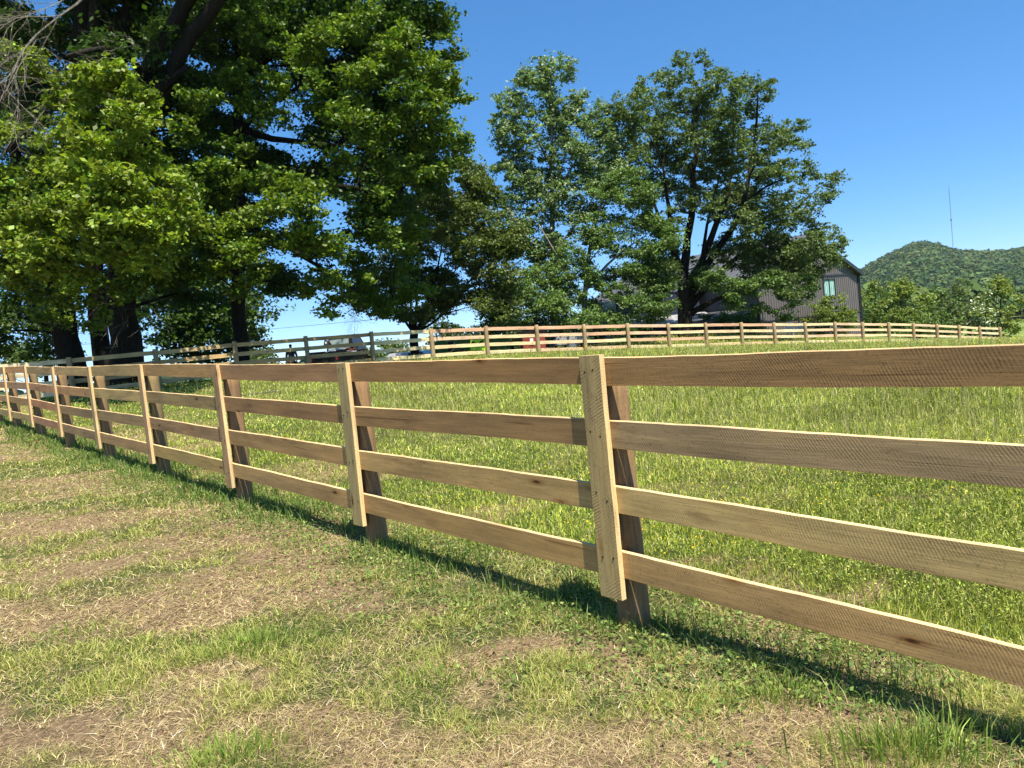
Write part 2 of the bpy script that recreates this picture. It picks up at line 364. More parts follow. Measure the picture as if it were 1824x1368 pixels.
hx = np.linspace(300, 2300, 160); hy = np.linspace(520, 2100, 110)
HX, HY = np.meshgrid(hx, hy); HZ = hillz(HX, HY)
I = np.arange(HX.size).reshape(HX.shape); Fq = np.stack([I[:-1, :-1], I[:-1, 1:], I[1:, 1:], I[1:, :-1]], -1).reshape(-1, 4)
me = np_mesh('hill', np.c_[HX.ravel(), HY.ravel(), HZ.ravel()], Fq, 4)
tag(link_mesh('hill', me, mat_plain('hill_floor', (.05, .08, .03), .95, nscale=.05, bump=0), smooth=True), kind='structure')

# ------------------------------------------------------------------ leaf clouds
def leaf_quads(C, size, col, up=.5, long=1.0, droop=0.0):
    """one kite-shaped leaf at each centre; returns V, F, tint"""
    n = len(C); nrm = rng.normal(size=(n, 3)); nrm[:, 2] = np.abs(nrm[:, 2]) * .8 + up; nrm /= np.linalg.norm(nrm, axis=1)[:, None]
    d = rng.normal(size=(n, 3)); d[:, 2] -= droop; d -= (d * nrm).sum(1)[:, None] * nrm; d /= np.linalg.norm(d, axis=1)[:, None]
    s = np.cross(nrm, d); L = (size * rng.uniform(.6, 1.25, n))[:, None]
    k = rng.uniform(.24, .42, n)[:, None]
    V = np.stack([C - d * L * .5 * long, C + s * L * k - d * L * .02, C + d * L * .62 * long, C - s * L * k - d * L * .02], 1).reshape(-1, 3)
    return V, np.arange(4 * n).reshape(-1, 4), col

def leaf_colors(n, base, var=.22, alt=None, palt=.15):
    b = np.tile(np.array(base[:3]), (n, 1)); f = rng.lognormal(0, var, n)[:, None]
    b = b * f; b[:, 0] *= rng.uniform(.85, 1.2, n)
    if alt is not None:
        k = rng.random(n) < palt; b[k] = np.array(alt[:3]) * rng.lognormal(0, .2, k.sum())[:, None]
    return np.clip(b, 0, .8)

def cluster_leaves(tips, rc, k, flat=.5):
    n = len(tips); C = np.repeat(tips, k, 0); r = np.repeat(rc * rng.uniform(.45, 1.5, n), k)[:, None]
    o = rng.normal(size=(n * k, 3)); o /= np.linalg.norm(o, axis=1)[:, None]; o *= rng.random((n * k, 1)) ** .5
    # each spray leans its own way
    ax = np.repeat(rng.normal(size=(n, 3)) * [.9, .9, .35], k, 0); ax /= np.linalg.norm(ax, axis=1)[:, None]
    t = rng.uniform(-1, 1, (n * k, 1))
    o[:, 2] *= flat
    return C + o * r * .62 + ax * t * r * .75

def lobe_tips(c, r, n, zs=.68, up=0.0):
    o = rng.normal(size=(n, 3)); o /= np.linalg.norm(o, axis=1)[:, None]
    o *= (rng.uniform(.28, 1.08, (n, 1))) ** .6
    a_ = rng.uniform(0, 6.28); st = np.array([rng.uniform(1.1, 1.55), rng.uniform(.65, .95)]); ca, sa = math.cos(a_), math.sin(a_)
    u_ = o[:, 0] * st[0]; v_ = o[:, 1] * st[1]; tilt = rng.uniform(-.45, .45)
    o[:, 2] = o[:, 2] * zs + up * rng.random(n) ** 2 + u_ * tilt
    o[:, 0] = u_ * ca - v_ * sa; o[:, 1] = u_ * sa + v_ * ca
    p = np.asarray(c) + o * r
    k = vnoise(p[:, 0] * 1.1 + p[:, 2] * .8, p[:, 2] * 1.2 - p[:, 1] * .5 + 40, 3) > .30
    return p[k] if k.sum() >= 4 else p

QT = 3.3
class Tree:
    def __init__(s, name, label, base, group=None, cat='tree', bark=None, seed=0):
        s.base = np.array([base[0], base[1], g1(base[0], base[1])]); s.name = name
        s.o = thing(name, label, cat, s.base, 0, group); s.bark = bark or M_BARK
        s.tr = MB(); s.br = MB(); s.nodes = []; s.LV = []; s.LC = []; s.n = 0; s.sd = seed
    def stem(s, pts, r0, r1, trunk=True, n=12):
        pts = [np.asarray(p, float) for p in pts]
        # resample smoothly with wander
        P = []; 
        for i in range(len(pts) - 1):
            a, b_ = pts[i], pts[i + 1]; k = max(2, int(np.linalg.norm(b_ - a) / .8))
            for t in range(k): P.append(a + (b_ - a) * t / k)
        P.append(pts[-1]); P = np.array(P)
        for _ in range(2): P[1:-1] = (P[:-2] + 2 * P[1:-1] + P[2:]) / 4
        if len(P) > 3: P[2:-1] += rng.normal(size=(len(P) - 3, 3)) * min(.05, r0 * .12)
        rad = [r0 + (r1 - r0) * (i / (len(P) - 1)) ** .8 for i in range(len(P))]
        if trunk and n >= 12:
            h = P[:, 2] - P[0, 2]; rad = [q * (1 + .25 * math.exp(-max(0, z) / .5)) for q, z in zip(rad, h)]
        (s.tr if trunk else s.br).tube([p - s.base for p in P], rad, n, wob=.035 if r0 > .1 else 0, sd=s.sd + len(s.nodes))
        for p, q in zip(P[1:], rad[1:]): s.nodes.append((p, q))
        return P
    def branch(s, target, r=None, n=6, keep=True):
        t = np.asarray(target, float)
        N = np.array([p for p, _ in s.nodes]); rr = np.array([q for _, q in s.nodes])
        d = np.linalg.norm(N - t, axis=1) + np.maximum(0, N[:, 2] - t[2] + .2) * 1.6
        i = int(np.argmin(d)); p = N[i]; L = np.linalg.norm(t - p)
        r0 = min(rr[i] * .62, max(.02, .022 * L + .015)) if r is None else r
        mid = p + (t - p) * .5 + np.array([0, 0, .14 * L]) + rng.normal(size=3) * .07 * L
        P = bez(p, mid, t, max(4, int(L / .6) + 2)); rad = [r0 + (r0 * .3 - r0) * k / (len(P) - 1) for k in range(len(P))]
        s.br.tube([q - s.base for q in P], rad, n, sd=i, cap=False)
        if keep:
            for q, z in zip(P[1:], rad[1:]): s.nodes.append((q, z))
    def lobes(s, L, col, tips=16, k=40, rc=.55, leaf=.13, zs=.66, up=0.0, alt=None, palt=.12, twig=.5, var=.22, lup=.5, droop=.2, cvar=.12, br=True):
        """L: list of (centre xyz, radius)"""
        for c, r in L:
            c = np.asarray(c, float)
            if br: s.branch(c)
            nt_ = max(5, int(tips * r ** 2 * QT * (1.0 if br and leaf < .2 else .6))); T = lobe_tips(c, r, nt_, zs, up); nt_ = len(T)
            if br:
                for t in T[: int(nt_ * twig / QT)]: s.branch(t, n=3, keep=False)
            C = cluster_leaves(T, rc * 1.12, k); n = len(C)
            cv = np.repeat(rng.lognormal(0, cvar, nt_), k)[:, None]
            cc_ = leaf_colors(n, col, var, alt, palt) * cv
            V_, _, cc_ = leaf_quads(C - s.base, leaf * 1.05, cc_, lup, droop=droop)
            s.LV.append(V_); s.LC.append(cc_)
    def done(s):
        s.tr.build('trunk', s.bark, s.o, True)
        if s.br.v: s.br.build('branches', s.bark, s.o, True)
        V_ = np.concatenate(s.LV); C_ = np.concatenate(s.LC)
        me = np_mesh('crown', V_, np.arange(len(V_)).reshape(-1, 4), 4, C_)
        link_mesh('crown', me, M_LEAF, s.o)
        print(s.name, 'leaves', len(C_))
        return s.o

def px_lobes(L, D, ppm=None):
    """list of (x, y, r_px, dD) -> world lobes"""
    out = []
    for q in L:
        x, y, r = q[:3]; d = D + (q[3] if len(q) > 3 else 0)
        out.append((at(x, y, d), r * d / FPX))
    return out

GREEN_Y = (.16, .225, .024); GREEN_M = (.060, .120, .017); GREEN_D = (.048, .095, .016); GREEN_B = (.075, .12, .055); GREEN_O = (.065, .09, .022)  # left trees: sun on the front boughs put into brighter, yellower leaf colour


# ------------------------------------------------------------------ fences
def board(name, L, h, t, p, xdir, color, mats, parent, tilt=0.0, vert=False, seed=0, rough=.0014):
    """board with its length along local x, height along local z, thickness along local y; wavy sawn edges"""
    rr = random.Random(seed); n = max(8, int(L / .09)); c = .003; V = []; ph = [rr.uniform(0, 6.28) for _ in range(6)]
    bow = rr.uniform(-.004, .004) if not vert else rr.uniform(-.002, .002)
    for i in range(n + 1):
        u = i / n; x = u * L
        wt = rough * (math.sin(x * 5 + ph[0]) + .6 * math.sin(x * 13 + ph[1]) + .4 * math.sin(x * 31 + ph[2]))
        wb = rough * (math.sin(x * 4 + ph[3]) + .6 * math.sin(x * 17 + ph[4]))
        b_ = bow * math.sin(math.pi * u); wy = .002 * math.sin(x * 3 + ph[5])
        z1 = h / 2 + wt + b_; z0 = -h / 2 + wb + b_; y0 = -t / 2 + wy; y1 = t / 2 + wy
        V += [(x, y0, z0 + c), (x, y0, z1 - c), (x, y0 + c, z1), (x, y1 - c, z1), (x, y1, z1 - c), (x, y1, z0 + c), (x, y1 - c, z0), (x, y0 + c, z0)]
    Fc = []; mi = []
    for i in range(n):
        for k in range(8):
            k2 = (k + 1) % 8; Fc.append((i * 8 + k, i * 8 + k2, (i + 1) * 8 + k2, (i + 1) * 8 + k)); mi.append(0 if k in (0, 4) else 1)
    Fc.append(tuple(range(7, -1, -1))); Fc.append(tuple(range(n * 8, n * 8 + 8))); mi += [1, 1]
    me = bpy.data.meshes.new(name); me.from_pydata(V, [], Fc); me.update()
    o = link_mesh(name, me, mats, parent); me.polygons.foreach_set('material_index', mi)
    x = Vector(xdir).normalized(); z = Vector((0, 0, 1)) if not vert else Vector((NFD[0], NFD[1], 0))
    y = z.cross(x).normalized(); z = x.cross(y)
    Mx = Matrix((x, y, z)).transposed().to_4x4(); Mx.translation = Vector(tuple(map(float, p)))
    if tilt: Mx = Mx @ Matrix.Rotation(tilt, 4, 'X')
    o.matrix_world = Mx; o.color = (*color, 1)
    return o

def npt(i, off=0.0, along=0.0):
    p = NF0 + NFD * (2.44 * i + along) + NFN * off; return p
def nz(i):
    k = int(math.floor(i)); k = max(-3, min(8, k)); f = i - k; return NZ[k] * (1 - f) + NZ[k + 1] * f
fr = random.Random(5)
BO = (0, 0, 0)
near_fence = thing('rail_fence', 'near rough brown four rail fence with flat battens nailed over its posts', 'fence')
browns = [(.30, .20, .105), (.27, .185, .10), (.32, .22, .115), (.30, .195, .10)]
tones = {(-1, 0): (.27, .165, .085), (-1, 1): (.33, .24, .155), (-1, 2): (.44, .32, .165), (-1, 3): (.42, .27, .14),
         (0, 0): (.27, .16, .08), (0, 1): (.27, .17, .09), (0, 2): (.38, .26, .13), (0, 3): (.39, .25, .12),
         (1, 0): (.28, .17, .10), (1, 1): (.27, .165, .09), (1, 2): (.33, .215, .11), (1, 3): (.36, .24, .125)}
RS = [0, .318, .64, .965]
for i in range(-3, 10):
    if i < 9:
        for k in range(4):
            dz0 = -RS[k] - .07 + fr.uniform(-.008, .008) - (k * .018 if i < 0 else 0); dz1 = -RS[k] - .07 + fr.uniform(-.008, .008) - (k * .018 if i < -1 else 0)
            if i == 0 and k == 0: dz0 = dz1 = -.07
            a0 = npt(i, .041); a1 = npt(i + 1, .041)
            p0 = (*a1, nz(i + 1) + dz1); p1 = (*a0, nz(i) + dz0); d = Vector(p1) - Vector(p0)
            base = tones.get((i, k)) or tuple(c_ * fr.uniform(.95, 1.2) for c_ in fr.choice(browns))
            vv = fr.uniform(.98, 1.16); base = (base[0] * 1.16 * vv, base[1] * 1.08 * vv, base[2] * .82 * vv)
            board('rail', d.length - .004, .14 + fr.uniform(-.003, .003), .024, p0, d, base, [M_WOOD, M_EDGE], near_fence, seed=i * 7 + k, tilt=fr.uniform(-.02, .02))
    # batten and post
    p = npt(i, .012); lean = fr.uniform(-.018, .012)
    top = nz(i) + (.008 if i == 0 else fr.uniform(-.006, .006)); L = 1.20 + fr.uniform(-.015, .02)
    dirv = Vector((NFD[0] * lean, NFD[1] * lean, 1))
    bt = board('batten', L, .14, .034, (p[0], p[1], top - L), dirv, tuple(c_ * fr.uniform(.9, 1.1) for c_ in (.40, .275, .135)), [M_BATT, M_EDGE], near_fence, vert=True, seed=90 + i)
    q = npt(i, .057 + .075, -.02); zb = g1(q[0], q[1]); lean = fr.uniform(-.012, .018)
    mb = MB(); pts = []
    nseg = 9
    for s in range(nseg + 1):
        t = s / nseg; z = zb - .35 + (top - .03 - zb + .35) * t
        pts.append((NFD[0] * lean * (z - zb), NFD[1] * lean * (z - zb), z - zb))
    mb.tube(pts, [.082 - .008 * s / nseg for s in range(nseg + 1)], 14, wob=.03, sd=i + 40)
    me_o = mb.build('post', M_POST, near_fence, True)
    # flatten the front of the post where the rails bear on it, keep it standing along local x for the grain
    for v in me_o.data.vertices:
        dn = v.co.x * NFN[0] + v.co.y * NFN[1]
        if dn < -.072: v.co.x -= NFN[0] * (dn + .072); v.co.y -= NFN[1] * (dn + .072)
    for v in me_o.data.vertices: v.co = Vector((v.co.z, v.co.y, -v.co.x))
    me_o.matrix_world = Matrix.Translation((q[0], q[1], zb)) @ Matrix(((0, 0, -1, 0), (0, 1, 0, 0), (1, 0, 0, 0), (0, 0, 0, 1)))
    me_o.color = (.24 * fr.uniform(.9, 1.1), .16, .08, 1)
    # nail heads and old nail holes
    if -1 <= i <= 3:
        nb = MB()
        for k in range(4):
            for s_ in (-.035, .03):
                zc = top - RS[k] - .07 + fr.uniform(-.03, .03); c_ = npt(i, -.0075, s_ + fr.uniform(-.01, .01))
                nb.tube([(c_[0], c_[1], zc), (c_[0] + NFN[0] * .006, c_[1] + NFN[1] * .006, zc)], .0055, 7)
        nb.build('nails', mat_plain('nail_steel', (.05, .04, .035), .5, .7) if i == -1 else bpy.data.materials['nail_steel'], near_fence)

far_fence = thing('rail_fence', 'back four rail fence of pale yellow boards on round posts below the trees', 'fence', (*BF0, g1(*BF0)))
yl = [(.80, .64, .36), (.76, .60, .33), (.84, .70, .42), (.76, .55, .33), (.74, .50, .32), (.82, .66, .36)]
BFN = np.array([-BFD[1], BFD[0]])
def bpt(i, off=0.0): return BF0 + BFD * 2.44 * i + BFN * off
def bz(i): return BZ[max(0, min(25, i))] + (.02 if i < 0 else 0)
shared = None
for i in range(-1, 23):
    if i < 22:
        for k in range(4):
            a0, a1 = bpt(i, .095), bpt(i + 1, .095); zz = -k * .315 - .09
            p0 = Vector((*a0, bz(i) + zz + fr.uniform(-.012, .012))); p1 = Vector((*a1, bz(i + 1) + zz + fr.uniform(-.012, .012))); d = p1 - p0
            c_ = fr.choice(yl) if i >= 4 else fr.choice([(.52, .36, .17), (.47, .32, .15), (.58, .42, .21)])  # left rails browner: shade of the trees put into the board colour
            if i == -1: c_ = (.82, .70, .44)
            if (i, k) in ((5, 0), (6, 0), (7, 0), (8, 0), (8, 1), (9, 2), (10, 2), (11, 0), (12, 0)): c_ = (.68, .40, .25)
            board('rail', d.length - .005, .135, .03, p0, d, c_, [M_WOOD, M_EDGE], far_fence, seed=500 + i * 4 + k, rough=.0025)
    q = bpt(i); zb = g1(*q); mb = MB(); top = bz(i) + .03
    mb.tube([(0, 0, -.3), (0, 0, .3), (0, 0, top - zb - .3), (0, 0, top - zb - .015), (0, 0, top - zb)], [.085, .082, .078, .077, .066], 12, wob=.02, sd=i)
    po = mb.build('post', M_POST, far_fence, True)
    for v in po.data.vertices: v.co = Vector((v.co.z, v.co.y, -v.co.x))
    po.matrix_world = Matrix.Translation((q[0], q[1], zb)) @ Matrix.Rotation(fr.uniform(-.02, .02), 4, 'Y') @ Matrix(((0, 0, -1, 0), (0, 1, 0, 0), (1, 0, 0, 0), (0, 0, 0, 1)))
    po.color = (.36, .27, .15, 1)
# parts of the far fence were placed in world space: keep them there under the moved empty
for ch in [o for o in bpy.data.objects if o.parent == far_fence]:
    ch.matrix_parent_inverse = Matrix.Translation(-far_fence.location)

# ------------------------------------------------------------------ big trees at the left
rs = np.random.default_rng(5)
def P(x, y, D): return at(x, y, D)
def gp(x, D, dz=-.3):
    p = at(x, 620, D); z = g1(p[0], D); return np.array([p[0], D, z + dz])

tA = Tree('maple_tree', 'leftmost old tree with thick leaning trunk and sunlit yellow green lower boughs', gp(128, 28.5), 'old shade trees', seed=1)
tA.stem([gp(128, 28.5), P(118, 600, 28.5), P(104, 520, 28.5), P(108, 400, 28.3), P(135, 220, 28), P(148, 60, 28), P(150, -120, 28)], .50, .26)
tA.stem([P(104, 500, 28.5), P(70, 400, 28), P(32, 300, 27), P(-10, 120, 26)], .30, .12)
tA.stem([P(135, 200, 28), P(165, 110, 27.5), P(168, 0, 27), P(175, -120, 27)], .26, .14)
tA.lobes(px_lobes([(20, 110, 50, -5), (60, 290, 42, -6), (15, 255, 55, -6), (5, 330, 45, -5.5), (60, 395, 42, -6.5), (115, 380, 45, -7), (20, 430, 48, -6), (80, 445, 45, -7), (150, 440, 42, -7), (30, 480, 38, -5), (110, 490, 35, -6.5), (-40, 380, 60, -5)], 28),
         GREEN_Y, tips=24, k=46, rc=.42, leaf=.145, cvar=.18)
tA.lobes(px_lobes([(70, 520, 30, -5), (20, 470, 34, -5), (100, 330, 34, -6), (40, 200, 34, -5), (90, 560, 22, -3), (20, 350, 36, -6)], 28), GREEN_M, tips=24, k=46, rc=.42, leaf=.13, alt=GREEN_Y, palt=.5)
tA.lobes(px_lobes([(40, 230, 40, -2.5), (60, 320, 40, -2.5), (90, 150, 36, -2.5), (80, 400, 36, -2), (60, 470, 30, -2)], 28), GREEN_D, tips=24, k=40, rc=.5, leaf=.16)  # inner leaf clumps added to shade the leaning trunk
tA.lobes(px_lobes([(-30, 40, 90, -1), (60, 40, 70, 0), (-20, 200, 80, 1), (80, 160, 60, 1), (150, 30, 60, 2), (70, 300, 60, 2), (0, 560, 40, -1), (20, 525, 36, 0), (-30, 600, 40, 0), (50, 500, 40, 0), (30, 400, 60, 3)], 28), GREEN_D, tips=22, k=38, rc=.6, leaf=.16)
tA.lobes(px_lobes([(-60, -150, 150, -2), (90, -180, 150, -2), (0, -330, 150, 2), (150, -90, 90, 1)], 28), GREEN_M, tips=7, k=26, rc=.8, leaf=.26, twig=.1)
tA.done()

tB = Tree('maple_tree', 'slimmer old trunk standing between the two thickest trunks at the left', gp(180, 29.5), 'old shade trees', seed=2, bark=M_BARK)
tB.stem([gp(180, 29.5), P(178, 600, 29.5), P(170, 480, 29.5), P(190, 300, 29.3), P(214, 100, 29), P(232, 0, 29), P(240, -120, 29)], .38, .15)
tB.lobes(px_lobes([(190, 60, 45, 1), (260, 50, 45, 2), (200, 250, 60, 3), (150, 340, 60, 3), (230, -30, 70, 0), (200, -150, 110, 0), (180, 500, 40, 2)], 29), GREEN_D, tips=22, k=38, rc=.6, leaf=.17)
tB.done()

tC = Tree('maple_tree', 'old tree with the thickest trunk, forked rising limbs and a bright sunlit bough', gp(222, 27.5), 'old shade trees', seed=3)
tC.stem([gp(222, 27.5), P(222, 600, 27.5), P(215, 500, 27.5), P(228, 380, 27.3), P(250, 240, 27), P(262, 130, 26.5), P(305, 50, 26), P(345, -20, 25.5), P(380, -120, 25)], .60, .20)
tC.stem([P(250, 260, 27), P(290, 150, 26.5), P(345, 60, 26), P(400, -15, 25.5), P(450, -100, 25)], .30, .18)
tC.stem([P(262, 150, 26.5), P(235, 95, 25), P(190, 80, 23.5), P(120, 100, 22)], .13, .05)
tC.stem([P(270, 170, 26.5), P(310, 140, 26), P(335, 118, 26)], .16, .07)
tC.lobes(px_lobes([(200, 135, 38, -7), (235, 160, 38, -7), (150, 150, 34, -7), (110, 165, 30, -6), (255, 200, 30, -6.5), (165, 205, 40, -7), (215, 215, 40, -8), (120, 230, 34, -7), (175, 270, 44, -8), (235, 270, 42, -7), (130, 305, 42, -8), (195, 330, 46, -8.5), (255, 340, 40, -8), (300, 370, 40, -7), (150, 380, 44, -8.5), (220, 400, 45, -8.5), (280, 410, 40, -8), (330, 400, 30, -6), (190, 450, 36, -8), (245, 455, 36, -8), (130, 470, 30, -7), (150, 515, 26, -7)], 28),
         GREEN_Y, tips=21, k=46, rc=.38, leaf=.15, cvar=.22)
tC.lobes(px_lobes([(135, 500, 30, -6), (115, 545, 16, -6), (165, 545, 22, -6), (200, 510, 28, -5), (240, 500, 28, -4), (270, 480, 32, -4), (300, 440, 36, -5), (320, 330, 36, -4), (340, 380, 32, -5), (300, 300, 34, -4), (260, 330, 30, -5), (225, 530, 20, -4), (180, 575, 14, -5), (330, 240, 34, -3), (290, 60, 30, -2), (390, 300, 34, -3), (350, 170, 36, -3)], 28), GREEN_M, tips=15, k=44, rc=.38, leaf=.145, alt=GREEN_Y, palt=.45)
tC.lobes(px_lobes([(180, 90, 36, -4), (200, 230, 40, -4), (190, 160, 36, -4), (220, 300, 36, -3.5), (150, 200, 36, -4), (250, 380, 30, -3), (200, 400, 34, -3), (230, 450, 30, -2.5)], 28), GREEN_D, tips=24, k=40, rc=.5, leaf=.16)  # hidden clumps behind the bright bough, added to keep sun off the trunk
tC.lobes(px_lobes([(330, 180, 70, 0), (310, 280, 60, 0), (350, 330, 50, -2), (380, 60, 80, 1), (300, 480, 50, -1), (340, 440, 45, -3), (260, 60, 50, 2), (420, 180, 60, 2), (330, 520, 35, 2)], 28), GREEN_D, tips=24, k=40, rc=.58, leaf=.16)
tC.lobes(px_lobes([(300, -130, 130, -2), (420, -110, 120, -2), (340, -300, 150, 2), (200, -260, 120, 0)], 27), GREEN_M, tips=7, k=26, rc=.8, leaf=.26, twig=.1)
# bare dead boughs at the upper left
db = MB(); drr = random.Random(4)
def dead(mb, p, d, L, r, depth, base):
    p = Vector(p); d = Vector(d).normalized(); pts = [p.copy()]; n = 5
    for i in range(n):
        d = (d + Vector((drr.gauss(0, .16), drr.gauss(0, .16), drr.gauss(0, .14) - .03))).normalized(); p = p + d * L / n; pts.append(p.copy())
        if depth > 0 and i >= 1:
            for _ in range(2 if depth > 1 else 1):
                nd_ = (d + Vector((drr.gauss(0, .7), drr.gauss(0, .6), drr.gauss(0, .6)))).normalized()
                dead(mb, p, nd_, L * drr.uniform(.35, .6), r * .5, depth - 1, base)
    mb.tube([q - Vector(tuple(base)) for q in pts], [r * (1 - .7 * i / n) for i in range(n + 1)], 5 if r > .02 else 3, cap=False)
B_ = tC.base
dead(db, P(250, 110, 25), P(60, 110, 21) - P(250, 110, 25), 3.2, .030, 3, B_)
dead(db, P(165, -20, 22), P(-10, 160, 19) - P(165, -20, 22), 4.0, .040, 3, B_)
dead(db, P(150, -30, 21), P(20, 60, 20) - P(150, -30, 21), 2.4, .018, 3, B_)
dead(db, P(215, 470, 26.8), P(205, 570, 25.8) - P(215, 470, 26.8), 2.2, .02, 2, B_)
dead(db, P(235, 480, 26.8), P(255, 570, 25.8) - P(235, 480, 26.8), 2.0, .018, 2, B_)
db.build('dead_boughs', mat_bark('dead_wood', (.10, .088, .075, 1), (.24, .215, .19, 1)), tC.o)
tC.done()

tD = Tree('maple_tree', 'tall dark tree with one straight slender trunk and the widest crown', gp(427, 30), 'old shade trees', seed=4)
tD.stem([gp(427, 30), P(427, 600, 30), P(423, 480, 30), P(424, 300, 30), P(428, 120, 30), P(430, -120, 30), P(430, -260, 30)], .30, .12)
tD.stem([P(425, 240, 30), P(460, 195, 29.6), P(500, 170, 29.2), P(560, 145, 28.5)], .12, .05)
tD.stem([P(424, 225, 30), P(480, 250, 30), P(600, 258, 29)], .14, .05)
tD.stem([P(428, 150, 30), P(520, 60, 30), P(620, 0, 29), P(700, -60, 28)], .16, .06)
tD.stem([P(424, 300, 30), P(520, 330, 30), P(640, 330, 29), P(700, 360, 28.5)], .13, .05)
tD.stem([P(424, 400, 30), P(480, 420, 29), P(560, 470, 28), P(640, 520, 27.5)], .10, .04)
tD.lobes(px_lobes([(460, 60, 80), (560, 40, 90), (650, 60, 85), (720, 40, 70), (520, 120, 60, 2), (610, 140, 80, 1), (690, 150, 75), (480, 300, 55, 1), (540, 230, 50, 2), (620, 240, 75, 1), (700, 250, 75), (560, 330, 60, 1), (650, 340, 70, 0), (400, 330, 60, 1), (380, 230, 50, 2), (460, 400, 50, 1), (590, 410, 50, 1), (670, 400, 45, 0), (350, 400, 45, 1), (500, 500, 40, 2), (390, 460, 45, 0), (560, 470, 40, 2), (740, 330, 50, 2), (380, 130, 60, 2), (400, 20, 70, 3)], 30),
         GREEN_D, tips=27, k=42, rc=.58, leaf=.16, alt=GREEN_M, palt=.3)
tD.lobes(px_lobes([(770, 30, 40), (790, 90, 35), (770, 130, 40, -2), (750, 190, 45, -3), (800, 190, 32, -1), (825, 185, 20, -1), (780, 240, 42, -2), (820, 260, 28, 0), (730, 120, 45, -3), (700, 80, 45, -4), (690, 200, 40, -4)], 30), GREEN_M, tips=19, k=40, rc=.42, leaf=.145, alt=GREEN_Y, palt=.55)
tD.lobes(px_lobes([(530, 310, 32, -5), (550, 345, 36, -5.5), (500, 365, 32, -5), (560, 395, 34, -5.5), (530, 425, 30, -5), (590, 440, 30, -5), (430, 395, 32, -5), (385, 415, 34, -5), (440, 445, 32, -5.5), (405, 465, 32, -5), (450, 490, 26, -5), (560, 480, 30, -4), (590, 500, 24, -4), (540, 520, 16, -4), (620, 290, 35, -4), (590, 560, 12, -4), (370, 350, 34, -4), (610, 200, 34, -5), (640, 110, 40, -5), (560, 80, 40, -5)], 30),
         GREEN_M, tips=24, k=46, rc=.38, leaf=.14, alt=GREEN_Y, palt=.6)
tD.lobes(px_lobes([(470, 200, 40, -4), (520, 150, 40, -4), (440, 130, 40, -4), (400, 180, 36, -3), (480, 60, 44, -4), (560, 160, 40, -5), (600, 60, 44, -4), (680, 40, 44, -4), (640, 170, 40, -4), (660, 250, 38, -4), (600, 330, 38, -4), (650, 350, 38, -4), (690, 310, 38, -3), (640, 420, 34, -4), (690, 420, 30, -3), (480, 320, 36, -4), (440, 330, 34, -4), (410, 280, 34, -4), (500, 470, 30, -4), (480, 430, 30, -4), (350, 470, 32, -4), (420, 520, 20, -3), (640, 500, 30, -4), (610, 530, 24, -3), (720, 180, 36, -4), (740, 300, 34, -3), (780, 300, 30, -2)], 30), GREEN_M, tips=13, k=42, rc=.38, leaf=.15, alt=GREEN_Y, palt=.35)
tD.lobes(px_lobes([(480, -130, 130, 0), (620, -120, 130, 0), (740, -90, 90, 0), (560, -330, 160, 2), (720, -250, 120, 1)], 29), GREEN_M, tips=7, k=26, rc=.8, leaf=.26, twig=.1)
hb = MB()
for q in ((600, 545), (630, 552), (615, 540)):
    dead(hb, P(q[0], q[1] - 20, 26), P(q[0] + 15, 620, 26) - P(q[0], q[1] - 20, 26), 1.2, .008, 2, tD.base)
hb.build('hanging_twigs', M_BARK, tD.o)
tD.done()

# trees and bushes seen between and behind the trunks
def auto_tree(name, label, x, ytop, D, wpx, col, group=None, leaf=.2, alt=None, n=9, tips=10, k=30, rc=.6, ybot=None, cat='tree', trunk_r=.14, bark=None, zs=.85, palt=.2, seed=0, lean=0, pw=1.0):
    b_ = gp(x, D, 0); t = Tree(name, label, b_, group, cat, bark, seed)
    top = P(x + lean, ytop, D); base = t.base; H = top[2] - base[2]
    W_ = wpx * D / FPX
    t.stem([base - [0, 0, .3], base + (top - base) * .35 + [rng.normal() * .1, 0, 0], base + (top - base) * .8], trunk_r, trunk_r * .3, n=8)
    z0 = (P(x, ybot, D)[2] - base[2]) / H if ybot else .22
    L = []
    for i in range(n):
        u = (i + .5) / n; z = z0 + (1 - z0) * u; wr = W_ / 2 * (math.sin(math.pi * min(1, (u * .86 + .12) ** pw)) ** .7)
        a_ = i * 2.4 + rng.uniform(0, 1); rr_ = max(.25, W_ * .26 * (1.15 - .5 * u))
        off = max(0, wr - rr_ * .7)
        L.append((base + (top - base) * z * .97 + np.array([math.cos(a_) * off, math.sin(a_) * off, 0]) - [0, 0, rr_ * .3 * u], rr_))
        if i % 2: L.append((base + (top - base) * z * .93 + np.array([-math.cos(a_) * off, -math.sin(a_) * off * .6, 0]), rr_ * .9))
    t.lobes(L, col, tips=tips, k=k, rc=rc, leaf=leaf, alt=alt, palt=palt, zs=zs, twig=.25)
    return t.done()
auto_tree('tree', 'dark tree seen between the thick trunks and the slender trunk at the left', 330, 330, 42, 190, GREEN_M, 'trees behind the trunks', leaf=.22, n=15, tips=11, k=34, rc=.8, ybot=625, alt=(.07, .12, .05))
auto_tree('tree', 'dark round tree just left of the slender trunk above the rails', 415, 420, 46, 130, GREEN_D, 'trees behind the trunks', leaf=.22, n=13, tips=11, k=34, rc=.8, ybot=625, alt=(.06, .11, .06))
auto_tree('tree', 'gloomy tree behind the leftmost trunk', 70, 440, 40, 120, GREEN_D, 'trees behind the trunks', leaf=.22, n=11, tips=11, k=32, rc=.7, ybot=630)
auto_tree('bush', 'yellow green bush against the sky at the far left', 40, 606, 45, 90, (.12, .17, .05), None, leaf=.16, n=6, tips=10, k=34, rc=.5, ybot=660, cat='bush', trunk_r=.06)
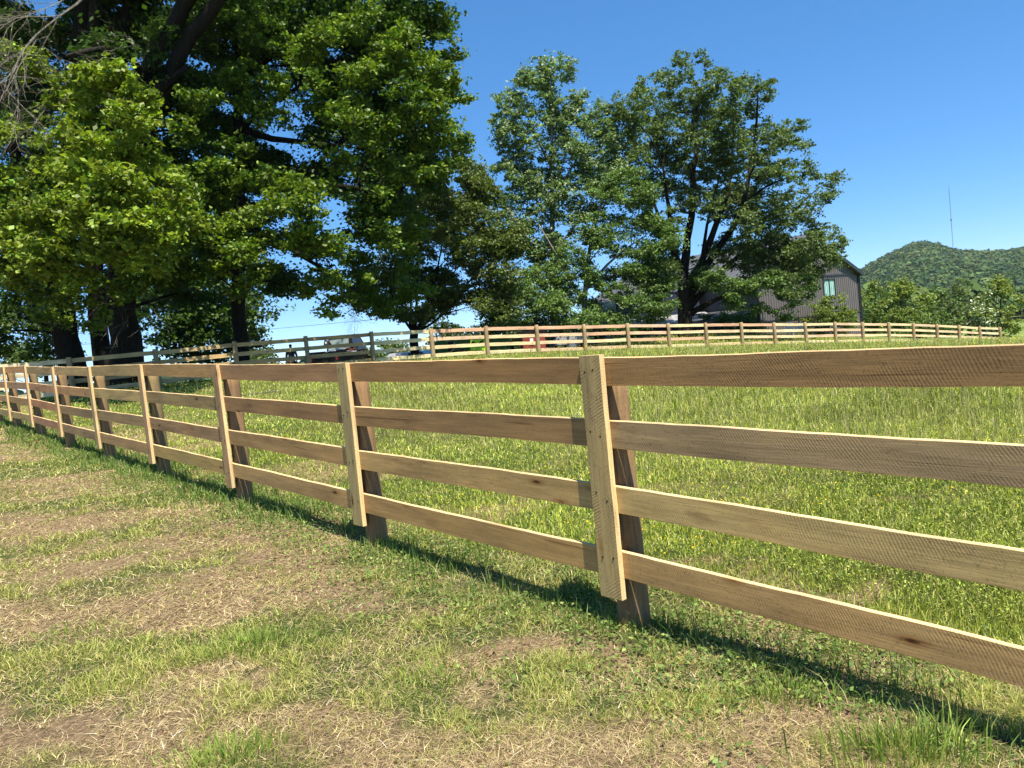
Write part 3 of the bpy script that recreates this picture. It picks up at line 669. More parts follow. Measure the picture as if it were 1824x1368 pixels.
auto_tree('bush', 'low bush beside the slender trunk under the rails', 465, 622, 44, 60, (.10, .15, .05), None, leaf=.15, n=4, tips=12, k=30, rc=.4, ybot=650, cat='bush', trunk_r=.05)
auto_tree('bush', 'sunny bush right of the pickup truck behind the back fence', 695, 606, 47, 80, (.11, .16, .05), None, leaf=.16, n=5, tips=10, k=34, rc=.45, ybot=640, cat='bush', trunk_r=.05)

# low broad pear-like tree
tE = Tree('pear_tree', 'low dense dark green tree with many upright limbs behind the back fence', gp(740, 38), None, seed=6)
tE.stem([gp(740, 38), P(737, 625, 38), P(738, 590, 38)], .26, .2, n=12)
for tx, ty, r_ in ((690, 500, .09), (712, 470, .1), (745, 450, .12), (775, 480, .1), (810, 510, .09), (790, 420, .1), (850, 480, .08), (725, 400, .08)):
    tE.stem([P(738, 594, 38), P(738 + (tx - 738) * .5, 565, 38 + rng.uniform(-.6, .6)), P(tx, ty, 38 + rng.uniform(-1.5, 1.5))], r_, .03, n=6)
tE.lobes(px_lobes([(770, 330, 45), (820, 310, 45, 1), (860, 350, 40, 1), (740, 370, 45, -1), (800, 380, 55), (870, 400, 45), (900, 440, 35), (720, 430, 40, -1), (780, 440, 55, -1), (850, 450, 55), (890, 500, 40), (700, 480, 35), (760, 560, 24, -1), (720, 560, 22, -1), (740, 500, 45, 1), (810, 510, 50), (860, 540, 40), (670, 500, 30, -1), (650, 530, 28, -1), (690, 545, 28), (900, 550, 30), (780, 545, 30, 1)], 38),
         (.09, .13, .028), tips=30, k=42, rc=.42, leaf=.135, alt=(.11, .14, .05), palt=.25)
tE.lobes(px_lobes([(640, 470, 34, -4), (665, 500, 34, -4), (625, 505, 30, -4), (700, 430, 34, -4), (735, 410, 32, -4), (700, 520, 32, -4), (650, 540, 24, -4), (690, 555, 18, -4), (740, 520, 26, -4), (720, 470, 30, -4)], 36), (.085, .17, .02), tips=20, k=44, rc=.36, leaf=.14, alt=GREEN_Y, palt=.5)
tE.done()

# tall pale tree
tF = Tree('sweetgum_tree', 'tall airy pale blue green tree in the middle of the skyline', gp(985, 43), None, bark=M_BARK2, seed=7)
tF.stem([gp(985, 43), P(985, 560, 43), P(983, 420, 43), P(985, 280, 43), P(980, 150, 43)], .26, .05)
for a_, b_ in (((984, 480), (910, 380)), ((984, 400), (905, 260)), ((984, 350), (1060, 220)), ((984, 300), (925, 170)), ((984, 260), (1030, 160)), ((984, 450), (1070, 330)), ((984, 520), (1080, 430)), ((984, 500), (900, 470))):
    tF.stem([P(*a_, 43), P((a_[0] + b_[0]) / 2, (a_[1] + b_[1]) / 2 + 12, 43), P(*b_, 43 + rng.uniform(-1.5, 1.5))], .08, .02, False, 6)
tF.lobes(px_lobes([(955, 135, 30), (990, 140, 30), (930, 150, 18), (1025, 165, 24), (960, 175, 34), (1010, 190, 30), (915, 185, 26), (895, 215, 20), (940, 220, 34), (985, 225, 36), (1030, 235, 30), (905, 255, 32), (885, 240, 14), (1070, 190, 12), (1065, 220, 24), (1090, 250, 22), (950, 270, 36), (1000, 285, 36), (1050, 285, 32), (900, 310, 28), (945, 325, 34), (990, 345, 36), (1040, 345, 36), (910, 365, 26), (960, 385, 34), (1020, 400, 34), (930, 420, 30), (975, 440, 32), (1080, 320, 30), (900, 400, 18)], 43),
         (.135, .21, .075), tips=17, k=34, rc=.40, leaf=.155, alt=(.26, .32, .21), palt=.3, up=.2, zs=.9)
tF.lobes(px_lobes([(1000, 230, 34, 1), (960, 320, 36, 1), (1030, 300, 34, 1), (1060, 260, 30, 1), (1090, 300, 30, 1), (1100, 220, 20, 1), (930, 340, 34, 1), (970, 470, 36, 1), (920, 450, 34, 1), (1010, 440, 34, 1), (930, 290, 30, 1), (1060, 360, 36, 1), (890, 430, 24, 1)], 43), (.11, .175, .05), tips=11, k=38, rc=.45, leaf=.14)
tF.done()
tG = Tree('young_tree', 'lower spreading bright green tree in front of the pale tall tree', gp(1040, 41), None, seed=8, bark=M_BARK2)
tG.stem([gp(1040, 41), P(1040, 540, 41), P(1050, 430, 41), P(1080, 330, 41)], .2, .05)
tG.stem([P(1040, 540, 41), P(1000, 470, 41), P(960, 400, 41)], .1, .03, n=8)
tG.stem([P(1040, 520, 41), P(1100, 450, 41), P(1150, 420, 41)], .1, .03, n=8)
tG.lobes(px_lobes([(1115, 320, 32), (1150, 345, 28), (1090, 350, 34), (1130, 385, 38), (1165, 400, 26), (1070, 400, 38), (1110, 435, 40), (1160, 450, 32), (1030, 450, 42), (1070, 480, 42), (1130, 490, 36), (980, 490, 40), (1030, 520, 42), (940, 520, 38), (985, 545, 40, -1), (930, 565, 28, -1), (1085, 535, 40), (1050, 565, 32, -1), (1140, 540, 32, -1), (1180, 540, 24, -1), (1195, 430, 20, -1), (1000, 575, 22, -1), (1100, 575, 22, -1), (1165, 560, 22)], 41),
         (.10, .175, .038), tips=21, k=44, rc=.42, leaf=.13, alt=(.13, .19, .07), palt=.35)
tG.lobes(px_lobes([(1170, 455, 24), (1150, 485, 26), (1185, 410, 22), (1180, 500, 24), (1165, 525, 22)], 41), (.08, .14, .03), tips=24, k=44, rc=.42, leaf=.13)
tG.lobes(px_lobes([(900, 540, 40, 5), (950, 572, 34, 6), (1010, 580, 30, 6), (1080, 580, 30, 6), (880, 582, 30, 5), (1140, 580, 26, 6)], 41), GREEN_D, tips=14, k=40, rc=.5, leaf=.15)
tG.done()

for x_, yt_, D_, w_, lb in ((800, 575, 56, 120, 'added shrub standing for shade behind the green container'), (900, 572, 58, 130, 'added shrub standing for shade behind the lime green machine'), (990, 572, 60, 130, 'added shrub standing for shade behind the grey trailer'), (1080, 572, 62, 130, 'added shrub standing for shade left of the shaded outbuilding'), (1150, 574, 66, 110, 'added shrub standing for shade beside the shaded outbuilding'), (1290, 570, 52, 90, 'added shrub standing for shade right of the forked trunk')):
    auto_tree('shrub', lb, x_, yt_, D_, w_, (.035, .06, .015), 'added shrubs standing for shade behind the yard', leaf=.24, n=6, tips=5, k=34, rc=.6, ybot=620, cat='bush', trunk_r=.06)  # shrubs added in place of the dark shade under the trees
# big tree by the house
tH = Tree('oak_tree', 'broad dark tree with a forked black trunk in front of the grey house', gp(1220, 47), None, seed=9)
tH.stem([gp(1222, 47), P(1221, 580, 47), P(1217, 530, 47), P(1216, 485, 47)], .52, .36)
for pts, r0, r1 in (([(1216, 490), (1200, 450), (1190, 370), (1180, 290)], .26, .06), ([(1216, 490), (1226, 430), (1232, 360), (1240, 250), (1242, 150)], .32, .05),
                    ([(1218, 520), (1250, 470), (1275, 400), (1300, 330), (1310, 200)], .28, .05), ([(1222, 540), (1262, 470), (1320, 380), (1345, 260), (1350, 170)], .26, .05),
                    ([(1225, 550), (1285, 480), (1370, 420), (1440, 350)], .24, .05), ([(1216, 500), (1170, 480), (1120, 470)], .12, .04), ([(1226, 560), (1300, 520), (1400, 500), (1470, 440)], .2, .04),
                    ([(1250, 470), (1258, 400), (1285, 300)], .14, .04), ([(1200, 450), (1160, 350), (1130, 260)], .14, .04)):
    tH.stem([P(x, y, 47 + 1.2 * math.sin(i * 2.1 + x * .02) * (i > 0)) for i, (x, y) in enumerate(pts)], r0, r1, True, 9)
HL = [(1255, 470, 20), (1235, 500, 18), (1275, 455, 22), (1160, 520, 24), (1265, 445, 22), (1290, 470, 24), (1250, 500, 22), (1180, 480, 22), (1200, 440, 18), (1380, 470, 32), (1440, 500, 26), (1460, 470, 26), (1415, 520, 26), (1330, 455, 30), (1300, 435, 24), (1370, 440, 30), (1400, 490, 28), (1345, 485, 28), (1420, 455, 28), (1320, 430, 20), (1100, 210, 26), (1090, 270, 26), (1080, 330, 24), (1200, 290, 34), (1245, 215, 34), (1290, 230, 34), (1270, 300, 34), (1230, 350, 30), (1320, 340, 34), (1180, 340, 30), (1380, 340, 30), (1340, 390, 26), (1240, 120, 26), (1210, 130, 26), (1180, 150, 24), (1150, 155, 20), (1270, 150, 26), (1290, 135, 16), (1330, 150, 22), (1310, 170, 26), (1350, 180, 24), (1370, 170, 10), (1375, 150, 7), (1125, 190, 28), (1170, 200, 34), (1220, 185, 36), (1265, 200, 34), (1330, 215, 32), (1110, 235, 30), (1150, 250, 38), (1205, 245, 38), (1260, 255, 36), (1310, 265, 36), (1350, 235, 20), (1395, 240, 24), (1415, 225, 16), (1430, 250, 16), (1370, 270, 32), (1410, 275, 28), (1120, 290, 34), (1170, 305, 38), (1230, 310, 40), (1290, 315, 38), (1345, 315, 36), (1395, 320, 34), (1435, 310, 26), (1465, 325, 20), (1490, 318, 12), (1140, 345, 26), (1250, 360, 36), (1310, 365, 36), (1365, 370, 36), (1415, 365, 32), (1455, 360, 24), (1475, 350, 14), (1330, 410, 30), (1380, 415, 36), (1430, 410, 30), (1480, 425, 24), (1500, 435, 12), (1455, 440, 26), (1290, 380, 24), (1400, 460, 34), (1350, 455, 28), (1450, 475, 26), (1485, 455, 18), (1210, 380, 22), (1175, 400, 18)]
tH.lobes(px_lobes([(x, y, r, rng.uniform(-4, 3.5) if r > 22 else rng.uniform(-1.5, 1.5)) for x, y, r in HL], 47), (.082, .128, .03), tips=16, k=38, rc=.40, leaf=.15, alt=(.13, .18, .075), palt=.3, up=.3, zs=.95, twig=.35)
tH.lobes(px_lobes([(1290, 500, 26, -3), (1330, 510, 30, -3), (1370, 500, 30, -3), (1310, 535, 26, -3), (1360, 540, 30, -3), (1400, 530, 28, -2), (1420, 500, 22, -2), (1395, 560, 18, -3), (1270, 490, 20, -3), (1250, 560, 20, 2), (1300, 570, 22, 2), (1340, 575, 20, 1), (1190, 470, 24, 1), (1165, 500, 26, 1), (1440, 520, 14, -2), (1180, 440, 20, 0)], 47), (.085, .15, .03), tips=24, k=42, rc=.38, leaf=.13, alt=(.10, .16, .05), palt=.35)
tH.done()

# young trees by the house and along the right
auto_tree('young_tree', 'small young tree in front of the right corner of the grey house', 1478, 528, 56, 95, (.12, .17, .025), None, leaf=.16, n=7, tips=10, k=32, rc=.4, alt=(.14, .18, .05), trunk_r=.06, ybot=592)
auto_tree('bushy_tree', 'olive green tree just right of the house corner', 1560, 500, 78, 70, (.13, .18, .035), 'trees below the wooded hill', leaf=.25, n=8, tips=7, k=34, rc=.6, alt=(.13, .17, .05), ybot=600)
auto_tree('bushy_tree', 'broad yellow green tree below the foot of the wooded hill', 1605, 496, 80, 95, (.15, .20, .035), 'trees below the wooded hill', leaf=.26, n=10, tips=7, k=36, rc=.6, alt=(.15, .19, .05), ybot=600)
auto_tree('bushy_tree', 'darker green tree under the thin mast', 1668, 515, 86, 80, (.095, .15, .035), 'trees below the wooded hill', leaf=.26, n=8, tips=7, k=34, rc=.6, alt=(.10, .15, .05), ybot=600)
auto_tree('bushy_tree', 'grey green feathery tree left of the white blossoming one', 1708, 495, 88, 70, (.11, .15, .05), 'trees below the wooded hill', leaf=.24, n=9, tips=7, k=32, rc=.6, alt=(.12, .15, .07), ybot=600)
auto_tree('bushy_tree', 'tall yellow green tree at the right end of the tree line', 1782, 492, 84, 80, (.15, .20, .03), 'trees below the wooded hill', leaf=.26, n=10, tips=7, k=36, rc=.6, alt=(.16, .19, .05), ybot=600)
auto_tree('blossoming_tree', 'small tree with white blossom near the right edge', 1752, 512, 74, 48, (.09, .13, .06), None, leaf=.24, n=9, tips=9, k=14, rc=.4, alt=(.62, .66, .48), palt=.24, ybot=598, lean=6)
auto_tree('bushy_tree', 'small dark bush tree by the last visible fence rails', 1640, 550, 70, 60, (.11, .165, .04), 'trees below the wooded hill', leaf=.2, n=5, tips=9, k=30, rc=.5, ybot=600)

# ------------------------------------------------------------------ forest on the hill and far woods (uncountable)
def far_wood(name, label, X, Y, Z, size, q, lift=.5, cols=((.042, .08, .03), (.062, .105, .034), (.035, .07, .034), (.085, .12, .04)), s0=.34):
    n = len(X); ctr = np.c_[X, Y, Z + size * lift]; C = np.repeat(ctr, q, 0)
    o = rng.normal(size=(n * q, 3)); o[:, 2] = np.abs(o[:, 2]) * 1.0 - .15; o /= np.linalg.norm(o, axis=1)[:, None]
    C = C + o * np.repeat(size, q)[:, None] * rng.uniform(.75, 1.05, (n * q, 1)) * [.55, .55, .6]
    cols = np.array(cols); base = cols[rng.integers(0, len(cols), n)] * rng.lognormal(0, .18, n)[:, None]
    cc_ = np.repeat(base, q, 0) * rng.lognormal(0, .15, n * q)[:, None]
    # leaf masses face outward
    nrm = o + rng.normal(size=o.shape) * .35; nrm /= np.linalg.norm(nrm, axis=1)[:, None]
    d = rng.normal(size=o.shape); d -= (d * nrm).sum(1)[:, None] * nrm; d /= np.linalg.norm(d, axis=1)[:, None]; s_ = np.cross(nrm, d)
    L = (np.repeat(size, q) * s0 * rng.uniform(.6, 1.3, n * q))[:, None]
    V_ = np.stack([C - d * L, C + s_ * L * .8, C + d * L, C - s_ * L * .8], 1).reshape(-1, 3)
    o_ = link_mesh(name, np_mesh(name, V_, np.arange(len(V_)).reshape(-1, 4), 4, cc_), M_FAR); tag(o_, label, 'forest', kind='stuff'); return o_
n = 10500
Y = 560 + 640 * rng.random(n) ** .8; T = rng.uniform(.39, .77, n); X = T * Y
Z = hillz(X, Y); kf = Z > -12
far_wood('hillside_forest', 'dense green forest covering the long hill at the right horizon', X[kf], Y[kf], Z[kf], rng.uniform(8, 20, kf.sum()), 78, s0=.11)
n = 2600
X = rng.uniform(40, 360, n); Y = rng.uniform(190, 420, n); kf = (X / Y > .45) & (X / Y < 1.1)
X, Y = X[kf], Y[kf]
kf = ~((X / Y > .655) & (Y < 300)); X, Y = X[kf], Y[kf]
far_wood('valley_woods', 'lighter green woods filling the valley before the hill', X, Y, gz(X, Y), rng.uniform(7, 12, len(X)), 130, cols=((.075, .12, .035), (.10, .145, .04), (.06, .105, .035)), s0=.10)
n = 1500
X = rng.uniform(-600, 260, n); Y = rng.uniform(330, 620, n)
far_wood('distant_treeline', 'low distant treeline seen under the boughs at the left', X, Y, gz(X, Y) , rng.uniform(8, 13, n), 36, cols=((.05, .09, .04), (.06, .10, .045)), s0=.25)

# radio mast on the ridge
b_ = P(1698, 445, 1180); tp = P(1690, 330, 1180); tp = np.array([b_[0], b_[1], tp[2]]); hz_ = tp[2] - b_[2]
b_[2] -= 12; hz_ += 12
mast = thing('radio_mast', 'thin tall radio mast on the ridge of the wooded hill', 'mast', b_)
steel = mat_plain('mast_steel', (.14, .15, .17), .6, .3, .2)
mb = MB()
for k in range(3):
    a_ = k * 2.094; mb.tube([(math.cos(a_) * .55, math.sin(a_) * .55, 0), (math.cos(a_) * .45, math.sin(a_) * .45, hz_ * .94)], .13, 5)
for i in range(40):
    z = hz_ * .94 * i / 40; k = i % 3; a_, c_ = k * 2.094, (k + 1) * 2.094
    mb.tube([(math.cos(a_) * .5, math.sin(a_) * .5, z), (math.cos(c_) * .5, math.sin(c_) * .5, z + hz_ / 42)], .07, 4)
mb.build('lattice', steel, mast)
mb = MB(); mb.tube([(0, 0, hz_ * .94), (0, 0, hz_)], .22, 6); mb.build('antenna', steel, mast)
mb = MB(); mb.tube([(0, 0, hz_ * .52 - .9), (0, 0, hz_ * .52 + .9)], 1.5, 10); mb.build('antenna_ring', steel, mast)

# overhead wire with its poles beyond the trees
wp0 = P(-260, 640, 62); wp1 = P(1000, 534, 62)
pl = thing('power_line', 'thin overhead wire crossing the sky under the boughs at the left', 'power line', (wp0[0], wp0[1], g1(wp0[0], wp0[1])))
bb = np.array(pl.location)
mb = MB(); pts = []
for t in np.linspace(0, 1, 30): p = wp0 + (wp1 - wp0) * t; p[2] -= 1.6 * t * (1 - t) * 1.0; pts.append(p - bb)
mb.tube(pts, .016, 5); mb.build('wire', mat_plain('wire_grey', (.06, .06, .065), .6), pl)
wm = mat_plain('pole_wood', (.16, .12, .09), .9)
for q in (wp0, wp1):
    z0 = g1(q[0], q[1]); mb = MB(); mb.tube([(q[0] - bb[0], q[1] - bb[1], z0 - bb[2] - .5), (q[0] - bb[0], q[1] - bb[1], q[2] - bb[2] + .3)], [.14, .1], 10); mb.build('pole', wm, pl, True)

# ------------------------------------------------------------------ house
HR = np.array([28.9, 62.0]); 
def solve_xy(x, y, z):
    d = at(x, y, 1.0) - np.array([0, 0, EYE]); D = (z - EYE) / d[2]; return d[:2] * D
ZE = 4.15; HLc = solve_xy(1347, 497.5, ZE); print('house left corner', HLc)
e = HR - HLc; Wd = float(np.linalg.norm(e)); e = e / Wd; bk = np.array([-e[1], e[0]]); DEP = 17.0
zb = -1.4; hh = ZE - zb
ang = math.atan2(e[1], e[0])
house = thing('house', 'tall dark grey metal clad house with gabled roof behind the broad tree', 'house', (HLc[0], HLc[1], zb), ang)
def siding(mb, x0, x1, z0, z1f, y, axis_='x', step=.3):
    """ribs standing on a wall; z1f gives the wall top at a position"""
    n = int((x1 - x0) / step)
    for i in range(n + 1):
        x = x0 + .1 + i * step
        if x > x1 - .05: break
        zt = z1f(x) - .06
        if axis_ == 'x': mb.box((x, y - .018, (z0 + zt) / 2), (.05, .035, zt - z0))
        else: mb.box((y - .018, x, (z0 + zt) / 2), (.035, .05, zt - z0))
pk = hh + 3.05
M_SID = mat_plain('grey_siding', (.135, .118, .118), .5, .1, 1.2, .15, .05); M_TRIM = mat_plain('dark_trim', (.02, .02, .024), .45); M_ROOF = mat_plain('grey_metal_roof', (.10, .103, .11), .5, .1, .8, .15, .03)
def gtop(x): return hh + (pk - hh) * (1 - abs(x - Wd / 2) / (Wd / 2))
mb = MB()
mb.add([(0, 0, 0), (Wd, 0, 0), (Wd, 0, hh), (Wd / 2, 0, pk), (0, 0, hh), (0, DEP, 0), (Wd, DEP, 0), (Wd, DEP, hh), (Wd / 2, DEP, pk), (0, DEP, hh)],
       [(0, 1, 2, 3, 4), (9, 8, 7, 6, 5), (0, 4, 9, 5), (1, 6, 7, 2)])
siding(mb, 0, Wd, 0, gtop, 0)
siding(mb, 0, DEP, 0, lambda x: hh, 0, 'y')
mb.build('wall', M_SID, house)
mb = MB(); ov = .35; th = .14
for sx in (-1, 1):
    xe = Wd / 2 + sx * (Wd / 2 + ov); ze = hh - ov * (pk - hh) / (Wd / 2)
    q = [(Wd / 2, pk + .02), (xe, ze + .02), (xe, ze + th), (Wd / 2, pk + th + .02)]
    V_ = [(x, -ov, z) for x, z in q] + [(x, DEP + ov, z) for x, z in q]
    Fc = [(0, 1, 2, 3), (7, 6, 5, 4), (0, 4, 5, 1), (1, 5, 6, 2), (2, 6, 7, 3), (3, 7, 4, 0)]
    mb.add(V_, Fc, 0)
    for i in range(int(DEP / .45) + 1):
        y = -ov + .03 + i * .45
        mb.add([(Wd / 2, y, pk + th + .02), (Wd / 2, y + .03, pk + th + .02), (xe, y + .03, ze + th), (xe, y, ze + th), (Wd / 2, y, pk + th + .06), (Wd / 2, y + .03, pk + th + .06), (xe, y + .03, ze + th + .04), (xe, y, ze + th + .04)],
               [(4, 5, 6, 7), (0, 3, 7, 4), (1, 5, 6, 2), (3, 2, 6, 7)], 0)
rf = mb.build('roof', M_ROOF, house)
mb = MB()
for sx in (-1, 1):
    xe = Wd / 2 + sx * (Wd / 2 + ov + .02); ze = hh - ov * (pk - hh) / (Wd / 2)
    q = [(Wd / 2, pk - .1), (xe, ze - .12), (xe, ze + th + .05), (Wd / 2, pk + th + .07)]
    V_ = [(x, -ov - .05, z) for x, z in q] + [(x, -ov - .004, z) for x, z in q]
    mb.add(V_, [(0, 1, 2, 3), (7, 6, 5, 4), (0, 4, 5, 1), (1, 5, 6, 2), (2, 6, 7, 3), (3, 7, 4, 0)])
    mb.box((xe, DEP / 2, ze + .02), (.12, DEP + .7, .14))
mb.build('fascia', M_TRIM, rf)
mb = MB()
for z, hgt in ((hh - .02, .12), (hh - 3.05, .11)): mb.box((Wd / 2, -.045, z), (Wd + .02, .05, hgt))
mb.box((Wd + .0, -.03, hh / 2), (.14, .1, hh)); mb.box((0, -.03, hh / 2), (.12, .1, hh))
mb.tube([(Wd + .12, -.1, hh + .05), (Wd + .12, -.1, 0)], .055, 8)
mb.build('corner_trim', M_TRIM, house)
# windows: upper right pair seen, others on the gable hidden by leaves
M_GLASS, ns_, ln_, b2 = new_mat('window_glass'); b2.inputs['Base Color'].default_value = (.02, .03, .03, 1); b2.inputs['Roughness'].default_value = .04; b2.inputs['Specular IOR Level'].default_value = .9
M_CURT = mat_plain('pale_curtain', (.30, .55, .50), .7, nscale=3, bump=0)
def window(x, z, wd, hg):
    mb = MB(); t = .07
    for cx, cz, sx, sz in ((x, z + hg / 2 + t / 2, wd + 2 * t, t), (x, z - hg / 2 - t / 2, wd + 2 * t, t), (x - wd / 2 - t / 2, z, t, hg), (x + wd / 2 + t / 2, z, t, hg), (x, z, .07, hg)):
        mb.box((cx, -.05, cz), (sx, .1, sz))
    fo = mb.build('window', M_TRIM, house)
    mb = MB()
    for s_ in (-1, 1):
        mb.box((x + s_ * (wd / 4 + .01), -.026, z), (wd / 2 - .06, .012, hg - .01))
    mb.build('pane', M_CURT, fo)
    return fo
def on_gable(px, py):
    """photograph pixel -> local (x, z) on the gable wall"""
    d = at(px, py, 1.0) - np.array([0, 0, EYE]); A = np.array([[d[0], -e[0]], [d[1], -e[1]]]); s_ = np.linalg.solve(A, HLc); return s_[1], EYE + d[2] * s_[0] - zb
wx0, wz0 = on_gable(1465, 499); wx1, wz1 = on_gable(1487, 526); print('window', wx0, wz0, wx1, wz1, Wd)
window((wx0 + wx1) / 2, (wz0 + wz1) / 2, wx1 - wx0 - .05, wz0 - wz1)
window(Wd * .3, (wz0 + wz1) / 2, 1.2, 1.2)
# porch along the left side
mb = MB()
mb.add([(-3.2, -.3, 3.0), (-.02, -.3, 3.55), (-.02, DEP, 3.55), (-3.2, DEP, 3.0), (-3.2, -.3, 3.1), (-.02, -.3, 3.65), (-.02, DEP, 3.65), (-3.2, DEP, 3.1)], [(3, 2, 1, 0), (4, 5, 6, 7), (0, 1, 5, 4), (1, 2, 6, 5), (2, 3, 7, 6), (3, 0, 4, 7)])
mb.build('porch_roof', M_ROOF, house)
M_NEWW = mat_plain('porch_timber', (.5, .3, .19), .8)
for y in (0, 4.3, 8.6, 12.9, 16.8):
    mb = MB(); mb.box((-3.0, y, 1.5), (.14, .14, 3.0)); mb.build('porch_post', M_NEWW, house)
mb = MB(); mb.box((-3.0, DEP / 2 - .15, 2.93), (.1, DEP, .16)); mb.build('porch_beam', M_NEWW, house)
# low wing left of the porch, mostly behind trees
shed = thing('annex', 'low outbuilding with wall shade coloured navy and a pale grey roof behind the forked trunk', 'shed', (*P(1180, 575, 56)[:2], 0), .15)
shed.location.z = g1(shed.location.x, shed.location.y)
zt = P(1180, 566, 56)[2] - shed.location.z
mb = MB(); mb.box((0, 2.6, zt / 2 + .9), (6.5, 4, zt + 1.6))
for i in range(30): mb.box((-3.1 + i * .21, .585, zt / 2 + .9), (.04, .03, zt + 1.5))
mb.build('wall', mat_plain('shaded_siding', (.02, .028, .06), .5, nscale=2), shed)  # house side wall in shade, the shade put into the navy colour
mb = MB(); mb.add([(-3.6, -1.6, zt - .55), (3.6, -1.6, zt - .55), (3.6, .55, zt + .05), (-3.6, .55, zt + .05), (-3.6, -1.6, zt - .47), (3.6, -1.6, zt - .47), (3.6, .55, zt + .13), (-3.6, .55, zt + .13)], [(3, 2, 1, 0), (4, 5, 6, 7), (0, 1, 5, 4), (1, 2, 6, 5), (2, 3, 7, 6), (3, 0, 4, 7)])
mb.build('roof', mat_plain('pale_roof', (.30, .30, .31), .5, nscale=2), shed)
for x in (-3.4, 0, 3.4):
    mb = MB(); mb.box((x, -1.5, (zt - .5) / 2), (.12, .12, zt - .5)); mb.build('roof_post', M_NEWW, shed)

# ------------------------------------------------------------------ yard things behind the back fence
M_TYRE = mat_plain('tyre_rubber', (.02, .02, .021), .85); M_RIM = mat_plain('rim_metal', (.35, .35, .36), .35, .8); M_BLK = mat_plain('black_paint', (.010, .010, .011), .6, spec=.25)
M_DGL, _, _, b3 = new_mat('dark_car_glass'); b3.inputs['Base Color'].default_value = (.03, .035, .04, 1); b3.inputs['Roughness'].default_value = .06
M_SILV = mat_plain('silver_paint', (.55, .56, .58), .35, .4, 3, .05, 0); M_RED = mat_plain('red_paint', (.24, .035, .018), .6, 0, 4, .3); M_LIME = mat_plain('lime_paint', (.48, .80, .03), .4, 0, 4, .1); M_WHT = mat_plain('white_plastic', (.75, .75, .73), .6)
def wheel(parent, c, r=.34, wd=.22, axis_='y'):
    mb = MB(); ax = Vector((0, 1, 0)); c = Vector(c)
    prof = [(-wd / 2, r * .78), (-wd / 2 * .9, r * .96), (-wd / 4, r), (wd / 4, r), (wd / 2 * .9, r * .96), (wd / 2, r * .78)]
    mb.tube([(0, p[0], 0) for p in prof], [p[1] for p in prof], 24)
    wo = mb.build('wheel', M_TYRE, parent, True); wo.location = c
    mb = MB(); mb.tube([(0, -wd / 2 - .012, 0), (0, wd / 2 + .012, 0)], r * .6, 18); mb.tube([(0, -wd / 2 - .03, 0), (0, wd / 2 + .03, 0)], r * .18, 10)
    mb.build('rim', M_RIM, wo)

# black pickup: +x is forward
pp = P(616, 640, 46); pick = thing('pickup_truck', 'black pickup truck with open bed full of white and red scrap', 'pickup', (pp[0], 46, g1(pp[0], 46)), R(75))
hgt = P(622, 599, 46)[2] - pick.location.z; kz = hgt / 1.85
body = MB()
body.prism([(-2.7, .5), (2.6, .5), (2.7, .75), (2.65, 1.0), (1.5, 1.12), (.9, 1.16), (-2.7, 1.16)], -.92, .92); 
body.build('body', M_BLK, pick)
cabm = MB(); cabm.add([(-.75, -.86, 1.16), (1.5, -.86, 1.14), (.75, -.72, 1.83), (-.5, -.72, 1.85), (-.75, .86, 1.16), (1.5, .86, 1.14), (.75, .72, 1.83), (-.5, .72, 1.85)], [(0, 1, 2, 3), (7, 6, 5, 4), (3, 2, 6, 7), (0, 3, 7, 4), (1, 5, 6, 2)])
cabo = cabm.build('cab', M_BLK, pick)
wm_ = MB()
wm_.add([(-.765, -.7, 1.24), (-.765, .7, 1.24), (-.575, .62, 1.75), (-.575, -.62, 1.75)], [(0, 3, 2, 1)]); wm_.build('rear_window', mat_plain('hazy_glass', (.22, .28, .28), .2), cabo)
for s_ in (-1, 1):
    wm_ = MB(); wm_.add([(-.55, s_ * .872, 1.22), (1.2, s_ * .872, 1.2), (.66, s_ * .76, 1.74), (-.42, s_ * .76, 1.76)], [(0, 1, 2, 3)]); wm_.build('side_window', M_DGL, cabo)
    for x in (-1.75, 1.75): wheel(pick, (x, s_ * .82, .36), .37)
    tl = MB(); tl.box((-2.71, s_ * .84, .98), (.04, .14, .26)); tl.build('tail_light', M_RED, pick)
bd = MB()
for s_ in (-1, 1): bd.box((-1.75, s_ * .88, 1.22), (1.9, .07, .12))
bd.box((-2.68, 0, 1.18), (.06, 1.7, .1)); bd.build('bed_rail', M_BLK, pick)
pick.scale = (1, 1, kz)
def heap(name, label, cat, at_xyz, pieces, mat_):
    o = thing(name, label, cat, at_xyz); rr = random.Random(len(label))
    mb = MB()
    for (dx, dy, dz, sx, sy, sz, a_) in pieces:
        M4 = Matrix.Translation((dx, dy, dz)) @ Matrix.Rotation(a_, 4, 'Y') @ Matrix.Rotation(rr.uniform(-.5, .5), 4, 'Z') @ Matrix.Rotation(a_ * .6, 4, 'X')
        mb.box((0, 0, 0), (sx, sy, sz), M=M4)
    mb.build('sheets', mat_, o); return o
q = P(600, 627, 44.3); heap('scrap_sheets', 'crumpled white sheets heaped in the pickup bed', 'scrap', q, [(0, 0, 0, .9, .5, .03, .3), (.35, .1, .05, .8, .4, .03, -.35), (-.35, 0, -.02, .5, .4, .12, .1), (.15, -.1, .12, .4, .3, .02, .8), (.75, .1, .0, .7, .4, .03, .25)], M_WHT)
q = P(622, 621, 44.4); heap('red_scrap', 'small red panel lying on the white sheets in the pickup', 'scrap', q, [(0, 0, 0, .5, .2, .04, .5), (.2, 0, -.06, .3, .2, .05, -.2)], M_RED)
q = P(584, 616, 43.8); o = thing('black_sack', 'black upright sack with a white patch at the tail of the pickup', 'sack', q)
